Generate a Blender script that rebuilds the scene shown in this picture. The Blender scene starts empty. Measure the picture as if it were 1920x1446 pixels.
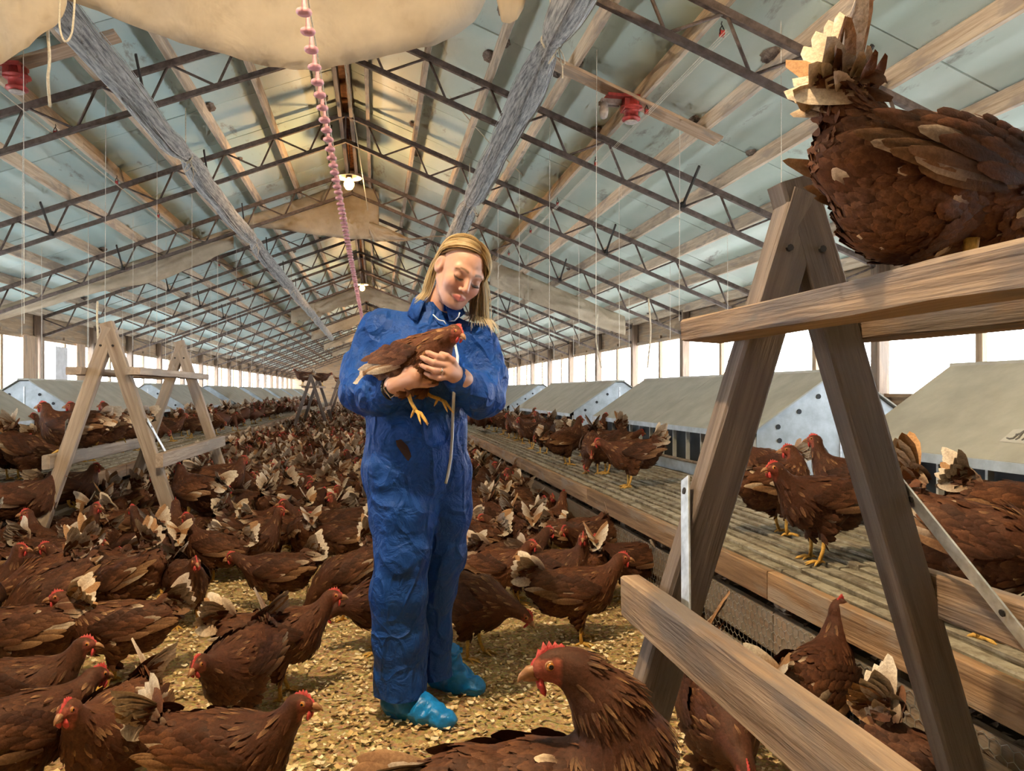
import bpy, bmesh, math, random
import numpy as np
from mathutils import Vector, Matrix, noise as mnoise

random.seed(7)
rng = np.random.default_rng(7)
SC = bpy.context.scene
COL = SC.collection
PI = math.pi
R = math.radians

# ------------------------------------------------------------------ camera
F = 1450.0                      # focal length in pixels of the 1920 wide frame
HOR = 735.0                     # horizon row
CAMH = 1.10
TH = math.atan((960.0 - 705.0) / F)   # the camera looks a little right of the barn axis (+Y)
ST, CT = math.sin(TH), math.cos(TH)
cd = bpy.data.cameras.new('camera')
cd.sensor_width = 36.0
cd.lens = F / 1920.0 * 36.0
cd.shift_y = (HOR - 723.0) / 1920.0
cd.clip_start = 0.02
cd.clip_end = 300
cam = bpy.data.objects.new('camera', cd)
COL.objects.link(cam)
cam.location = (0, 0, CAMH)
cam.rotation_euler = (PI / 2, 0, -TH)
SC.camera = cam

# ------------------------------------------------------------------ world: even bright overcast sky
w = bpy.data.worlds.new('overcast_sky')
SC.world = w
w.use_nodes = True
bg = w.node_tree.nodes['Background']
bg.inputs[0].default_value = (0.93, 0.97, 1.0, 1)
bg.inputs[1].default_value = 8.5
LAMP_W = 85.0                  # each warm lamp hanging under the ridge
SC.view_settings.view_transform = 'Standard'
SC.view_settings.look = 'None'
SC.view_settings.gamma = 1.0
SC.view_settings.use_curve_mapping = False
SC.view_settings.exposure = 0.62
SC.cycles.max_bounces = 4
SC.cycles.diffuse_bounces = 4
SC.cycles.glossy_bounces = 2
SC.cycles.transmission_bounces = 2
SC.cycles.transparent_max_bounces = 4
SC.cycles.use_adaptive_sampling = True
SC.cycles.adaptive_threshold = 0.12
SC.cycles.adaptive_min_samples = 12
SC.cycles.use_light_tree = False
SC.cycles.time_limit = 1000
SC.cycles.sample_clamp_indirect = 6.0
SC.cycles.use_denoising = True

# ------------------------------------------------------------------ barn dimensions
XC = -0.41                      # ridge line
HW = 6.2                        # half width
SL = 0.39                       # roof slope
ZRB = 4.55                      # truss bottom chord at the ridge
TD = 0.36                       # truss depth
TY0, TSP, NT = 5.15, 2.85, 21   # trusses
PZ = 0.45                       # top of the slatted platforms
PXR, PXL = 1.44, -2.26          # platform front edges
NXR, NXL = 2.45, -3.27          # nest box fronts
YFAR = TY0 + TSP * NT

ORD = ['first', 'second', 'third', 'fourth', 'fifth', 'sixth', 'seventh', 'eighth', 'ninth', 'tenth', 'eleventh', 'twelfth', 'thirteenth', 'fourteenth', 'fifteenth', 'sixteenth', 'seventeenth', 'eighteenth', 'nineteenth', 'twentieth', 'twenty-first', 'twenty-second']
def gp(px, py, z=0.0):
    """point of the barn at height z that photo pixel (px,py) looks at"""
    Z = (z - CAMH) / ((HOR - py) / F)
    u = (px - 960.0) / F
    return Vector((Z * (ST + u * CT), Z * (CT - u * ST), z))

def at_depth(px, py, Z):
    u = (px - 960.0) / F
    return Vector((Z * (ST + u * CT), Z * (CT - u * ST), CAMH + (HOR - py) / F * Z))

def at_x(px, py, X):
    u = (px - 960.0) / F
    Z = X / (ST + u * CT)
    return Vector((X, Z * (CT - u * ST), CAMH + (HOR - py) / F * Z))

# ------------------------------------------------------------------ object helpers
def link(o, parent=None):
    COL.objects.link(o)
    if parent is not None:
        o.parent = parent
    return o

def tag(o, label=None, cat=None, group=None, kind=None):
    if label: o['label'] = label
    if cat: o['category'] = cat
    if group: o['group'] = group
    if kind: o['kind'] = kind
    return o

def empty(name, loc=(0, 0, 0), rz=0.0, label=None, cat=None, group=None, kind=None, parent=None):
    o = bpy.data.objects.new(name, None)
    o.empty_display_size = 0.1
    o.location = loc
    o.rotation_euler = (0, 0, rz)
    link(o, parent)
    return tag(o, label, cat, group, kind)

def mobj(name, me, parent=None, mat=None, M=None):
    o = bpy.data.objects.new(name, me)
    link(o, parent)
    if mat is not None:
        if len(me.materials) == 0:
            me.materials.append(mat)
        elif me.materials[0] is not mat:
            me.materials[0] = mat
    if M is not None:
        o.matrix_basis = M
    return o

class MB:
    """collects vertices, faces, colours and material slots for one mesh"""
    def __init__(s):
        s.v = []; s.f = []; s.c = []; s.m = []; s.n = 0; s.col = False
    def add(s, v, f, c=None, m=0):
        v = np.asarray(v, float).reshape(-1, 3)
        s.v.append(v)
        for q in f:
            s.f.append(tuple(int(i) + s.n for i in q))
        s.m += [m] * len(f)
        if c is None:
            cc = np.ones((len(v), 3))
        else:
            s.col = True
            cc = np.broadcast_to(np.asarray(c, float), (len(v), 3))
        s.c.append(cc)
        s.n += len(v)
        return s
    def box(s, c, d, c3=None, m=0, rot=None):
        x, y, z = d[0] / 2, d[1] / 2, d[2] / 2
        v = np.array([(-x, -y, -z), (x, -y, -z), (x, y, -z), (-x, y, -z), (-x, -y, z), (x, -y, z), (x, y, z), (-x, y, z)])
        if rot is not None:
            v = v @ np.array(rot).T
        v = v + np.array(c)
        return s.add(v, [(0, 3, 2, 1), (4, 5, 6, 7), (0, 1, 5, 4), (1, 2, 6, 5), (2, 3, 7, 6), (3, 0, 4, 7)], c3, m)
    def tube(s, pts, rad, n=6, c=None, m=0, cap=True, flat=None):
        pts = [Vector(p) for p in pts]
        k = len(pts)
        if not hasattr(rad, '__len__'):
            rad = [rad] * k
        up = Vector((0, 0, 1))
        V = []
        px = None
        for i, p in enumerate(pts):
            t = (pts[min(i + 1, k - 1)] - pts[max(i - 1, 0)])
            if t.length < 1e-9: t = Vector((0, 0, 1))
            t.normalize()
            if px is None:
                a = up if abs(t.z) < 0.9 else Vector((1, 0, 0))
                px = a.cross(t).normalized()
            else:
                px = (px - t * px.dot(t))
                if px.length < 1e-6: px = Vector((1, 0, 0)).cross(t)
                px.normalize()
            py = t.cross(px)
            fl = 1.0 if flat is None else flat
            for j in range(n):
                a = 2 * PI * j / n
                V.append(p + px * (math.cos(a) * rad[i]) + py * (math.sin(a) * rad[i] * fl))
        Fc = []
        for i in range(k - 1):
            for j in range(n):
                a = i * n + j; b = i * n + (j + 1) % n
                Fc.append((a, b, b + n, a + n))
        if cap:
            Fc.append(tuple(range(n - 1, -1, -1)))
            Fc.append(tuple((k - 1) * n + j for j in range(n)))
        return s.add([tuple(v) for v in V], Fc, c, m)
    def lathe(s, prof, M=None, n=16, c=None, m=0):
        V = []
        for (r, z) in prof:
            for j in range(n):
                a = 2 * PI * j / n
                V.append(Vector((r * math.cos(a), r * math.sin(a), z)))
        if M is not None:
            V = [M @ v for v in V]
        Fc = []
        for i in range(len(prof) - 1):
            for j in range(n):
                a = i * n + j; b = i * n + (j + 1) % n
                Fc.append((a, b, b + n, a + n))
        Fc.append(tuple(range(n - 1, -1, -1)))
        Fc.append(tuple((len(prof) - 1) * n + j for j in range(n)))
        return s.add([tuple(v) for v in V], Fc, c, m)
    def mesh(s, name, mats=(), smooth=False):
        me = bpy.data.meshes.new(name)
        v = np.concatenate(s.v) if s.v else np.zeros((0, 3))
        me.from_pydata(v.tolist(), [], s.f)
        for mt in mats:
            me.materials.append(mt)
        if len(mats) > 1:
            me.polygons.foreach_set('material_index', np.array(s.m, dtype=np.int32))
        if s.col:
            at = me.color_attributes.new('Col', 'FLOAT_COLOR', 'POINT')
            c = np.concatenate(s.c)
            at.data.foreach_set('color', np.concatenate([c, np.ones((len(c), 1))], 1).astype(np.float32).ravel())
        if smooth:
            me.polygons.foreach_set('use_smooth', np.ones(len(me.polygons), dtype=bool))
        me.update()
        return me
    def build(s, name, mats, parent=None, smooth=False, M=None):
        if not isinstance(mats, (list, tuple)): mats = [mats]
        return mobj(name, s.mesh(name, mats, smooth), parent, None, M)

# boards: a bevelled, slightly irregular box whose local X runs along the board; mesh data shared per size
_board = {}
def board_mesh(L, t, h, mat, wob=0.0, seed=0):
    key = (round(L, 2), round(t, 3), round(h, 3), mat.name, wob > 0, seed)
    if key in _board:
        return _board[key]
    b = min(t, h) * 0.09
    prof = [(-t / 2 + b, -h / 2), (t / 2 - b, -h / 2), (t / 2, -h / 2 + b), (t / 2, h / 2 - b), (t / 2 - b, h / 2), (-t / 2 + b, h / 2), (-t / 2, h / 2 - b), (-t / 2, -h / 2 + b)]
    n = max(1, int(L / 0.18)) if wob else 1
    rr = random.Random(seed + 11)
    V = []
    for i in range(n + 1):
        x = -L / 2 + L * i / n
        for (y, z) in prof:
            if wob:
                V.append((x, y + rr.uniform(-wob, wob), z + rr.uniform(-wob, wob)))
            else:
                V.append((x, y, z))
    Fc = []
    for i in range(n):
        for j in range(8):
            a = i * 8 + j; c = i * 8 + (j + 1) % 8
            Fc.append((a, a + 8, c + 8, c))
    Fc.append(tuple(range(8)))
    Fc.append(tuple(n * 8 + j for j in range(7, -1, -1)))
    me = bpy.data.meshes.new('board')
    me.from_pydata(V, [], Fc)
    me.materials.append(mat)
    me.update()
    _board[key] = me
    return me

def frame(a, b, up=(0, 0, 1)):
    a = Vector(a); b = Vector(b)
    x = (b - a).normalized()
    u = Vector(up)
    y = u.cross(x)
    if y.length < 1e-5: y = Vector((0, 1, 0)).cross(x)
    y.normalize()
    z = x.cross(y)
    M = Matrix((x, y, z)).transposed().to_4x4()
    M.translation = (a + b) / 2
    return M

def board(name, a, b, t, h, mat, parent=None, up=(0, 0, 1), wob=0.0, seed=0):
    """board from a to b, thickness t sideways, height h along up; parents used here all sit unrotated"""
    M = frame(a, b, up)
    L = (Vector(b) - Vector(a)).length
    if parent is not None:
        M.translation = M.translation - parent.location
        if parent.parent is not None: M.translation = M.translation - parent.parent.location
    return mobj(name, board_mesh(L, t, h, mat, wob, seed), parent, None, M)

# ------------------------------------------------------------------ materials
def newmat(name):
    m = bpy.data.materials.new(name)
    m.use_nodes = True
    nt = m.node_tree
    return m, nt, nt.nodes['Principled BSDF']

def N(nt, typ, **kw):
    n = nt.nodes.new(typ)
    for k, v in kw.items():
        if k.startswith('i_'):
            n.inputs[k[2:].replace('_', ' ')].default_value = v
        else:
            setattr(n, k, v)
    return n

def ramp(nt, stops, fac):
    n = nt.nodes.new('ShaderNodeValToRGB')
    e = n.color_ramp.elements
    while len(e) < len(stops): e.new(0.5)
    for i, (p, c) in enumerate(stops):
        e[i].position = p
        e[i].color = (*c, 1) if len(c) == 3 else c
    nt.links.new(fac, n.inputs[0])
    return n.outputs[0]

def mix(nt, a, b, fac, mode='MIX'):
    n = nt.nodes.new('ShaderNodeMix')
    n.data_type = 'RGBA'
    n.blend_type = mode
    for sock, val in ((n.inputs[6], a), (n.inputs[7], b), (n.inputs[0], fac)):
        if hasattr(val, 'is_linked') or hasattr(val, 'links'):
            nt.links.new(val, sock)
        elif isinstance(val, (int, float)):
            sock.default_value = val
        else:
            sock.default_value = (*val, 1) if len(val) == 3 else val
    return n.outputs[2]

def coords(nt, scale=(1, 1, 1), kind='Object', rnd=0.0):
    tc = nt.nodes.new('ShaderNodeTexCoord')
    mp = nt.nodes.new('ShaderNodeMapping')
    mp.inputs['Scale'].default_value = scale
    nt.links.new(tc.outputs[kind], mp.inputs[0])
    if rnd:
        oi = nt.nodes.new('ShaderNodeObjectInfo')
        mu = nt.nodes.new('ShaderNodeMath'); mu.operation = 'MULTIPLY'; mu.inputs[1].default_value = rnd
        nt.links.new(oi.outputs['Random'], mu.inputs[0])
        nt.links.new(mu.outputs[0], mp.inputs['Location'])
    return mp.outputs[0]

def noise(nt, vec, scale, detail=4, rough=0.55, dist=0.0):
    n = nt.nodes.new('ShaderNodeTexNoise')
    n.inputs['Scale'].default_value = scale
    n.inputs['Detail'].default_value = detail
    n.inputs['Roughness'].default_value = rough
    n.inputs['Distortion'].default_value = dist
    nt.links.new(vec, n.inputs['Vector'])
    return n.outputs['Fac']

def bump(nt, bs, h, strength=0.4, dist=0.01):
    n = nt.nodes.new('ShaderNodeBump')
    n.inputs['Strength'].default_value = strength
    n.inputs['Distance'].default_value = dist
    nt.links.new(h, n.inputs['Height'])
    nt.links.new(n.outputs[0], bs.inputs['Normal'])

def wood(name, dark, light, stain=None, rough=0.75, grain=26.0, crust=None):
    """sawn timber, grain along local X"""
    m, nt, bs = newmat(name)
    v = coords(nt, (1.1, grain, grain), 'Object', 31.0)
    g1 = noise(nt, v, 1.0, 5, 0.6, 0.9)
    v2 = coords(nt, (3.0, 60, 60), 'Object', 17.0)
    g2 = noise(nt, v2, 2.0, 3, 0.6)
    c = ramp(nt, [(0.3, dark), (0.5, tuple((a + b) / 2 for a, b in zip(dark, light))), (0.68, light)], g1)
    c = mix(nt, c, (0.35, 0.3, 0.26), ramp(nt, [(0.52, (0, 0, 0)), (0.75, (0.35,) * 3)], g2), 'MULTIPLY')
    if stain:
        v3 = coords(nt, (2.2, 9, 9), 'Object', 53.0)
        s = noise(nt, v3, 1.0, 4, 0.6, 0.3)
        c = mix(nt, c, stain, ramp(nt, [(0.5, (0, 0, 0)), (0.62, (0.85,) * 3)], s))
    if crust:
        v4 = coords(nt, (1, 1, 1), 'Object', 11.0)
        s = noise(nt, v4, 14.0, 6, 0.7)
        c = mix(nt, c, crust, ramp(nt, [(0.42, (0, 0, 0)), (0.56, (0.9,) * 3)], s))
    # every board its own tone
    oi = nt.nodes.new('ShaderNodeObjectInfo')
    tone = ramp(nt, [(0, (0.78, 0.77, 0.76)), (1, (1.08, 1.06, 1.04))], oi.outputs['Random'])
    c = mix(nt, c, tone, 1.0, 'MULTIPLY')
    nt.links.new(c, bs.inputs['Base Color'])
    bs.inputs['Roughness'].default_value = rough
    ad = nt.nodes.new('ShaderNodeMath'); ad.operation = 'ADD'
    nt.links.new(g1, ad.inputs[0]); nt.links.new(g2, ad.inputs[1])
    bump(nt, bs, ad.outputs[0], 0.5, 0.006)
    return m

def plain(name, col, rough=0.6, metal=0.0, var=0.12, scale=8.0, bmp=0.0, spec=0.5, coordk='Object', dark=None):
    m, nt, bs = newmat(name)
    v = coords(nt, (1, 1, 1), coordk)
    n1 = noise(nt, v, scale, 5, 0.6)
    lo = tuple(max(0, x * (1 - var)) for x in col) if dark is None else dark
    hi = tuple(min(1, x * (1 + var)) for x in col)
    nt.links.new(ramp(nt, [(0.35, lo), (0.65, hi)], n1), bs.inputs['Base Color'])
    bs.inputs['Roughness'].default_value = rough
    bs.inputs['Metallic'].default_value = metal
    bs.inputs['Specular IOR Level'].default_value = spec
    if bmp:
        bump(nt, bs, noise(nt, v, scale * 3, 4, 0.6), bmp, 0.01)
    return m

W_OLD = wood('weathered_timber', (0.17, 0.125, 0.09), (0.40, 0.32, 0.25), (0.24, 0.21, 0.19))
W_RAIL = wood('perch_timber', (0.16, 0.098, 0.06), (0.42, 0.30, 0.205), (0.14, 0.12, 0.115))
W_TAN = wood('pale_rung_timber', (0.42, 0.28, 0.18), (0.66, 0.49, 0.36), (0.34, 0.28, 0.23))
W_LEG = wood('grey_leg_timber', (0.085, 0.064, 0.052), (0.24, 0.19, 0.165), (0.13, 0.112, 0.104))
W_PALE = wood('pale_grey_perch_timber', (0.27, 0.205, 0.16), (0.50, 0.41, 0.335), (0.30, 0.255, 0.22))
W_FASC = wood('fascia_timber', (0.16, 0.085, 0.04), (0.46, 0.29, 0.16), (0.30, 0.24, 0.19), grain=20)
W_LOW = wood('lower_board_timber', (0.17, 0.115, 0.08), (0.36, 0.27, 0.20), (0.24, 0.21, 0.18), crust=(0.25, 0.215, 0.18))
W_SLAT = wood('crusted_slat', (0.13, 0.105, 0.075), (0.28, 0.245, 0.185), None, 0.9, 20, crust=(0.36, 0.335, 0.265))
W_PURL = wood('purlin_timber', (0.42, 0.31, 0.21), (0.70, 0.58, 0.45), (0.36, 0.29, 0.24))
W_POST = wood('post_timber', (0.16, 0.11, 0.08), (0.34, 0.25, 0.18), (0.2, 0.16, 0.13))
W_WALL = wood('wall_boarding', (0.30, 0.20, 0.12), (0.55, 0.40, 0.26), (0.3, 0.25, 0.2))
M_GALV = plain('galvanised_steel', (0.40, 0.46, 0.51), 0.45, 0.35, 0.18, 9)
M_STRAP = plain('galvanised_strap_steel', (0.62, 0.66, 0.7), 0.38, 0.75, 0.25, 30)
M_NROOF = plain('nest_roof_sheet', (0.36, 0.365, 0.33), 0.55, 0.0, 0.13, 5, 0.05)
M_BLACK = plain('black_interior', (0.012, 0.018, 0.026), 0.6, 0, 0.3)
M_DIV = plain('pale_divider', (0.55, 0.57, 0.56), 0.5, 0.2)
M_TRUSS = plain('rusty_dusty_steel', (0.12, 0.088, 0.075), 0.75, 0.1, 0.4, 18, 0.1)
M_DARK = plain('dark_iron', (0.035, 0.03, 0.028), 0.6, 0.4, 0.3)
M_RED = plain('red_enamel', (0.42, 0.05, 0.045), 0.5, 0, 0.3, 20)
M_PINK = plain('pink_plastic', (0.74, 0.36, 0.40), 0.45, 0, 0.12, 30)
M_ROPE = plain('rope_fibre', (0.62, 0.55, 0.42), 0.9, 0, 0.2, 60)
M_STRING = plain('pale_string', (0.72, 0.68, 0.6), 0.9, 0, 0.2, 60)
M_DUST = plain('grey_dust_cap', (0.42, 0.36, 0.33), 0.95, 0, 0.25, 30)
M_RUST = plain('orange_rust_sheet', (0.32, 0.13, 0.05), 0.85, 0.1, 0.5, 12, 0.2)
# ================================================================== the setting
def zb(x): return ZRB - SL * abs(x - XC)          # underside of the bottom chords
def zt(x): return zb(x) + TD                      # top chords
YB0 = -6.0

# litter floor
def litter_mat(name, chips=False):
    m, nt, bs = newmat(name)
    v = coords(nt, (1, 1, 1), 'Object')
    if chips:
        at = nt.nodes.new('ShaderNodeAttribute'); at.attribute_name = 'Col'
        c = at.outputs['Color']
    else:
        n1 = noise(nt, v, 55, 6, 0.72)
        n2 = noise(nt, v, 3.0, 4, 0.6)
        vo = nt.nodes.new('ShaderNodeTexVoronoi'); vo.inputs['Scale'].default_value = 85
        nt.links.new(v, vo.inputs['Vector'])
        c = ramp(nt, [(0.3, (0.34, 0.21, 0.085)), (0.5, (0.62, 0.44, 0.20)), (0.7, (0.84, 0.66, 0.36))], n1)
        c = mix(nt, c, vo.outputs['Color'], 0.22, 'OVERLAY')
        c = mix(nt, c, (0.72, 0.64, 0.55), ramp(nt, [(0.45, (0, 0, 0)), (0.7, (0.8,) * 3)], n2), 'MULTIPLY')
        bump(nt, bs, n1, 0.9, 0.02)
    nt.links.new(c, bs.inputs['Base Color'])
    bs.inputs['Roughness'].default_value = 0.85
    return m
M_LIT = litter_mat('shavings_litter')
M_CHIP = litter_mat('shaving_chips', True)
fl = MB()
nx, ny = 30, 60
gx = np.linspace(XC - HW, XC + HW, nx + 1); gy = np.concatenate([np.linspace(YB0, 8, 41), np.linspace(8, YFAR, 21)[1:]])
V = [(x, y, 0.008 * mnoise.noise((x * 1.7, y * 1.7, 0))) for y in gy for x in gx]
fl.add(V, [(j * (nx + 1) + i, j * (nx + 1) + i + 1, (j + 1) * (nx + 1) + i + 1, (j + 1) * (nx + 1) + i) for j in range(len(gy) - 1) for i in range(nx)])
tag(fl.build('floor', M_LIT, smooth=True), 'barn floor covered with golden wood shavings', 'floor', kind='structure')
# loose shavings
K = 26000
cy = 1.3 + 6.2 * rng.random(K) ** 1.35
cx = PXL + (PXR - PXL) * rng.random(K)
ang = rng.random(K) * 2 * PI
L = rng.uniform(0.005, 0.015, K); Wd = rng.uniform(0.0025, 0.007, K)
tilt = rng.uniform(-0.5, 0.5, K); curl = rng.uniform(0.0, 0.006, K)
base = np.array([(0.80, 0.62, 0.34), (0.62, 0.43, 0.19), (0.90, 0.78, 0.54), (0.36, 0.23, 0.10)])[rng.integers(0, 4, K)] * rng.uniform(0.8, 1.15, (K, 1))
CV = np.zeros((K, 6, 3))
for q, (a, b) in enumerate(((-1, -1), (-1, 1), (0, -1), (0, 1), (1, -1), (1, 1))):
    lx = a * L; ly = b * Wd
    CV[:, q, 0] = cx + lx * np.cos(ang) - ly * np.sin(ang)
    CV[:, q, 1] = cy + lx * np.sin(ang) + ly * np.cos(ang)
    CV[:, q, 2] = 0.012 + abs(a) * curl + ly * tilt + np.abs(L * tilt) * 0.3
ch = MB()
ch.add(CV.reshape(-1, 3), [(6 * i, 6 * i + 2, 6 * i + 3, 6 * i + 1) for i in range(K)] + [(6 * i + 2, 6 * i + 4, 6 * i + 5, 6 * i + 3) for i in range(K)], np.repeat(base, 6, 0))
tag(ch.build('wood_shavings', M_CHIP), 'loose golden wood shavings strewn over the open floor around the woman', 'wood shavings', kind='stuff')

# unseen ground outside, made pale so it bounces light up to the roof
g = MB(); g.add([(-90, -60, -0.12), (90, -60, -0.12), (90, 140, -0.12), (-90, 140, -0.12)], [(0, 1, 2, 3)])
M_BOUNCE = plain('pale_bounce_ground', (0.86, 0.86, 0.86), 0.9, 0, 0.05, 0.5)
tag(g.build('ground', M_BOUNCE), 'ground outside the barn, made pale to bounce light onto the roof', 'ground', kind='structure')

# roof: deck, purlins, insulation panels
def panel_mat():
    m, nt, bs = newmat('pale_cyan_insulation_panel')
    ge = nt.nodes.new('ShaderNodeNewGeometry')
    mp = nt.nodes.new('ShaderNodeMapping'); nt.links.new(ge.outputs['Position'], mp.inputs[0])
    mp.inputs['Scale'].default_value = (1, 0.35, 1)
    n1 = noise(nt, mp.outputs[0], 1.7, 5, 0.6)
    n2 = noise(nt, mp.outputs[0], 3.1, 6, 0.7, 0.3)
    oi = nt.nodes.new('ShaderNodeObjectInfo')
    sx = nt.nodes.new('ShaderNodeSeparateXYZ'); nt.links.new(ge.outputs['Position'], sx.inputs[0])
    mr = nt.nodes.new('ShaderNodeMapRange'); mr.inputs[1].default_value = -1.5; mr.inputs[2].default_value = 1.0
    nt.links.new(sx.outputs[0], mr.inputs[0])
    c0 = mix(nt, (0.54, 0.74, 0.77), (0.60, 0.73, 0.68), mr.outputs[0])
    c = mix(nt, c0, (0.80, 0.86, 0.82), ramp(nt, [(0.42, (0, 0, 0)), (0.7, (0.7,) * 3)], n1))
    tone = ramp(nt, [(0, (0.9, 0.9, 0.9)), (1, (1.06, 1.06, 1.05))], oi.outputs['Random'])
    c = mix(nt, c, tone, 1.0, 'MULTIPLY')
    c = mix(nt, c, (0.16, 0.13, 0.12), ramp(nt, [(0.60, (0, 0, 0)), (0.72, (0.85,) * 3)], n2))
    nt.links.new(c, bs.inputs['Base Color'])
    bs.inputs['Roughness'].default_value = 0.5
    return m
M_PAN = panel_mat()
M_DECK_SHADE = plain('dark_deck_and_shade', (0.05, 0.045, 0.04), 0.9)  # also used for the dark sheets standing in for shade under the platforms
PT = 0.04 + 0.14                      # purlin zone above the top chord
roof = MB()
for sg in (-1, 1):
    x1 = XC + sg * (HW + 0.5)
    for dz in (0.05, 0.09):
        za, zc = zt(XC) + PT + dz, zt(x1) + PT + dz
        v = [(XC, YB0, za), (XC, YFAR, za), (x1, YFAR, zc), (x1, YB0, zc)]
        roof.add(v, [(0, 1, 2, 3)])
ceil = roof.build('ceiling', M_DECK_SHADE)
tag(ceil, 'sloping barn roof lined with pale cyan panels between wooden purlins', 'ceiling', kind='structure')
PD = [0.30 + 0.64 * i for i in range(10)]
edges = [0.10] + [PD[i] for i in range(10)] + [HW + 0.45]
def panel_mesh(w_, sg, L=1.212):
    b = MB(); h = w_ / 2 - 0.003; l = L / 2 - 0.004; t = 0.018
    v = []
    for z0 in (0, t):
        for (x, y) in ((-h, -l), (h, -l), (h, l), (-h, l)):
            v.append((x, y, -SL * sg * x + z0))
    b.add(v, [(0, 3, 2, 1), (4, 5, 6, 7), (0, 1, 5, 4), (1, 2, 6, 5), (2, 3, 7, 6), (3, 0, 4, 7)])
    return b.mesh('panel', [M_PAN])
PY0, PL, NPY = 3.6, 1.22, 12
cache = {}
rr = random.Random(3)
for sg in (-1, 1):
    for i in range(10):
        d0, d1 = edges[i], edges[i + 1]
        wv = round(d1 - d0, 3)
        if (wv, sg) not in cache: cache[(wv, sg)] = panel_mesh(wv, sg)
        xm = XC + sg * (d0 + d1) / 2
        for j in range(NPY):
            o = mobj('panel', cache[(wv, sg)], ceil)
            o.location = (xm, PY0 + PL * (j + 0.5), zt(xm) + PT + rr.uniform(0, 0.012))
far = MB()
for sg in (-1, 1):
    for i in range(11):
        d0, d1 = edges[i], edges[i + 1]
        xa, xb = XC + sg * d0, XC + sg * d1
        spans = [(PY0 + PL * NPY + PL * j, PY0 + PL * NPY + PL * (j + 1)) for j in range(int((YFAR - PY0 - PL * NPY) / PL))] + [(YB0, PY0)]
        if i == 10: spans = [(PY0 + 2.44 * j, PY0 + 2.44 * (j + 1)) for j in range(25)] + [(YB0, PY0)]
        for (ya, yb) in spans:
            v = [(xa, ya, zt(xa) + PT), (xb, ya, zt(xb) + PT), (xb, yb - 0.01, zt(xb) + PT), (xa, yb - 0.01, zt(xa) + PT)]
            far.add(v, [(0, 1, 2, 3)])
tag(far.build('distant_panels', M_PAN, ceil), kind='stuff')
for sg in (-1, 1):
    for d in PD:
        x = XC + sg * d
        z = zt(x) + 0.04 + 0.07
        for (ya, yb) in ((YB0, 9.4), (9.4, 22.0), (22.0, YFAR)):
            board('purlin', (x, ya, z), (x, yb, z), 0.05, 0.15, W_PURL, ceil, seed=int(d * 100))
# ridge boards and the rusty ridge sheet
for sg in (-1, 1):
    board('ridge_board', (XC + sg * 0.075, YB0, zt(XC) + 0.06), (XC + sg * 0.075, YFAR, zt(XC) + 0.06), 0.05, 0.22, W_POST, ceil)
board('ridge_sheet', (XC, YB0, zt(XC) + 0.17), (XC, YFAR, zt(XC) + 0.17), 0.10, 0.02, M_RUST, ceil)

# soot and swallow-nest dirt clumps stuck to the purlins
M_SOOT = plain('sooty_dirt', (0.19, 0.15, 0.125), 1.0, 0, 0.4, 40, 0.5)
def clump(seed, s):
    b = MB(); r2 = random.Random(seed); V = []; Fc = []; n = 12; k = 5
    for i in range(k + 1):
        for j in range(n):
            a = 2 * PI * j / n; rr_ = s * math.sin(0.5 * PI * (1 - i / k)) * r2.uniform(0.75, 1.2) if i < k else 0.002
            V.append((rr_ * math.cos(a) * 0.45, rr_ * math.sin(a), -0.25 * s * math.sin(0.5 * PI * i / k) * r2.uniform(0.7, 1.2)))
    for i in range(k):
        for j in range(n):
            a = i * n + j; c = i * n + (j + 1) % n
            Fc.append((a, a + n, c + n, c))
    b.add(V, Fc)
    return b.mesh('dirt_clump', [M_SOOT], True)
cm = [clump(i, 0.07 + 0.02 * i) for i in range(4)]
r3 = random.Random(21)
for k in range(110):
    sg = r3.choice((-1, 1)); d = r3.choice(PD); y = 5.0 + r3.random() ** 1.3 * 24
    x = XC + sg * d + r3.choice((-0.05, 0.05))
    o = mobj('dirt_clump', r3.choice(cm), ceil)
    o.location = (x, y, zt(x) + PT - 0.005)
    o.rotation_euler = (0, sg * math.atan(SL), 0)

# ------------------------------------------------------------------ trusses
def chord_bars(par, joined=None):
    for sg in (-1, 1):
        xe = XC + sg * (HW - 0.05)
        y = par.location.y
        board('top_chord', (XC, y, zt(XC)), (xe, y, zt(xe)), 0.055, 0.06, M_TRUSS, par)
        board('bottom_chord', (XC, y, zb(XC)), (xe, y, zb(xe)), 0.05, 0.05, M_TRUSS, par)
def webs():
    out = []
    for sg in (-1, 1):
        prev = None
        for i, d in enumerate(PD):
            top = XC + sg * d; bot = XC + sg * min(d + 0.19, HW - 0.1)
            out.append(((top, zt(top)), (bot, zb(bot))))
            if prev is not None: out.append(((prev, zb(prev)), (top, zt(top))))
            prev = bot
    out.append(((XC, zt(XC)), (XC, zb(XC))))
    return out
WEB = webs()
wm = []
for (a, b) in WEB:
    q = MB(); q.tube([(a[0] - XC, 0, a[1] - ZRB), (b[0] - XC, 0, b[1] - ZRB)], 0.013, 6)
    wm.append(q.mesh('web', [M_TRUSS], True))
wf = MB()
for (a, b) in WEB: wf.tube([(a[0] - XC, 0, a[1] - ZRB), (b[0] - XC, 0, b[1] - ZRB)], 0.014, 4)
wfm = wf.mesh('webs', [M_TRUSS])
TL = ['nearest steel roof truss, cut off at the top and half hidden by the tan sheet',
      'steel roof truss meeting the ridge just behind the big tan sheet',
      'steel roof truss just in front of the nearer glowing bulb',
      'steel roof truss just behind the nearer glowing bulb, tinted orange by it',
      'steel roof truss carrying the second tan sheet behind the nearer bulb']
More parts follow.
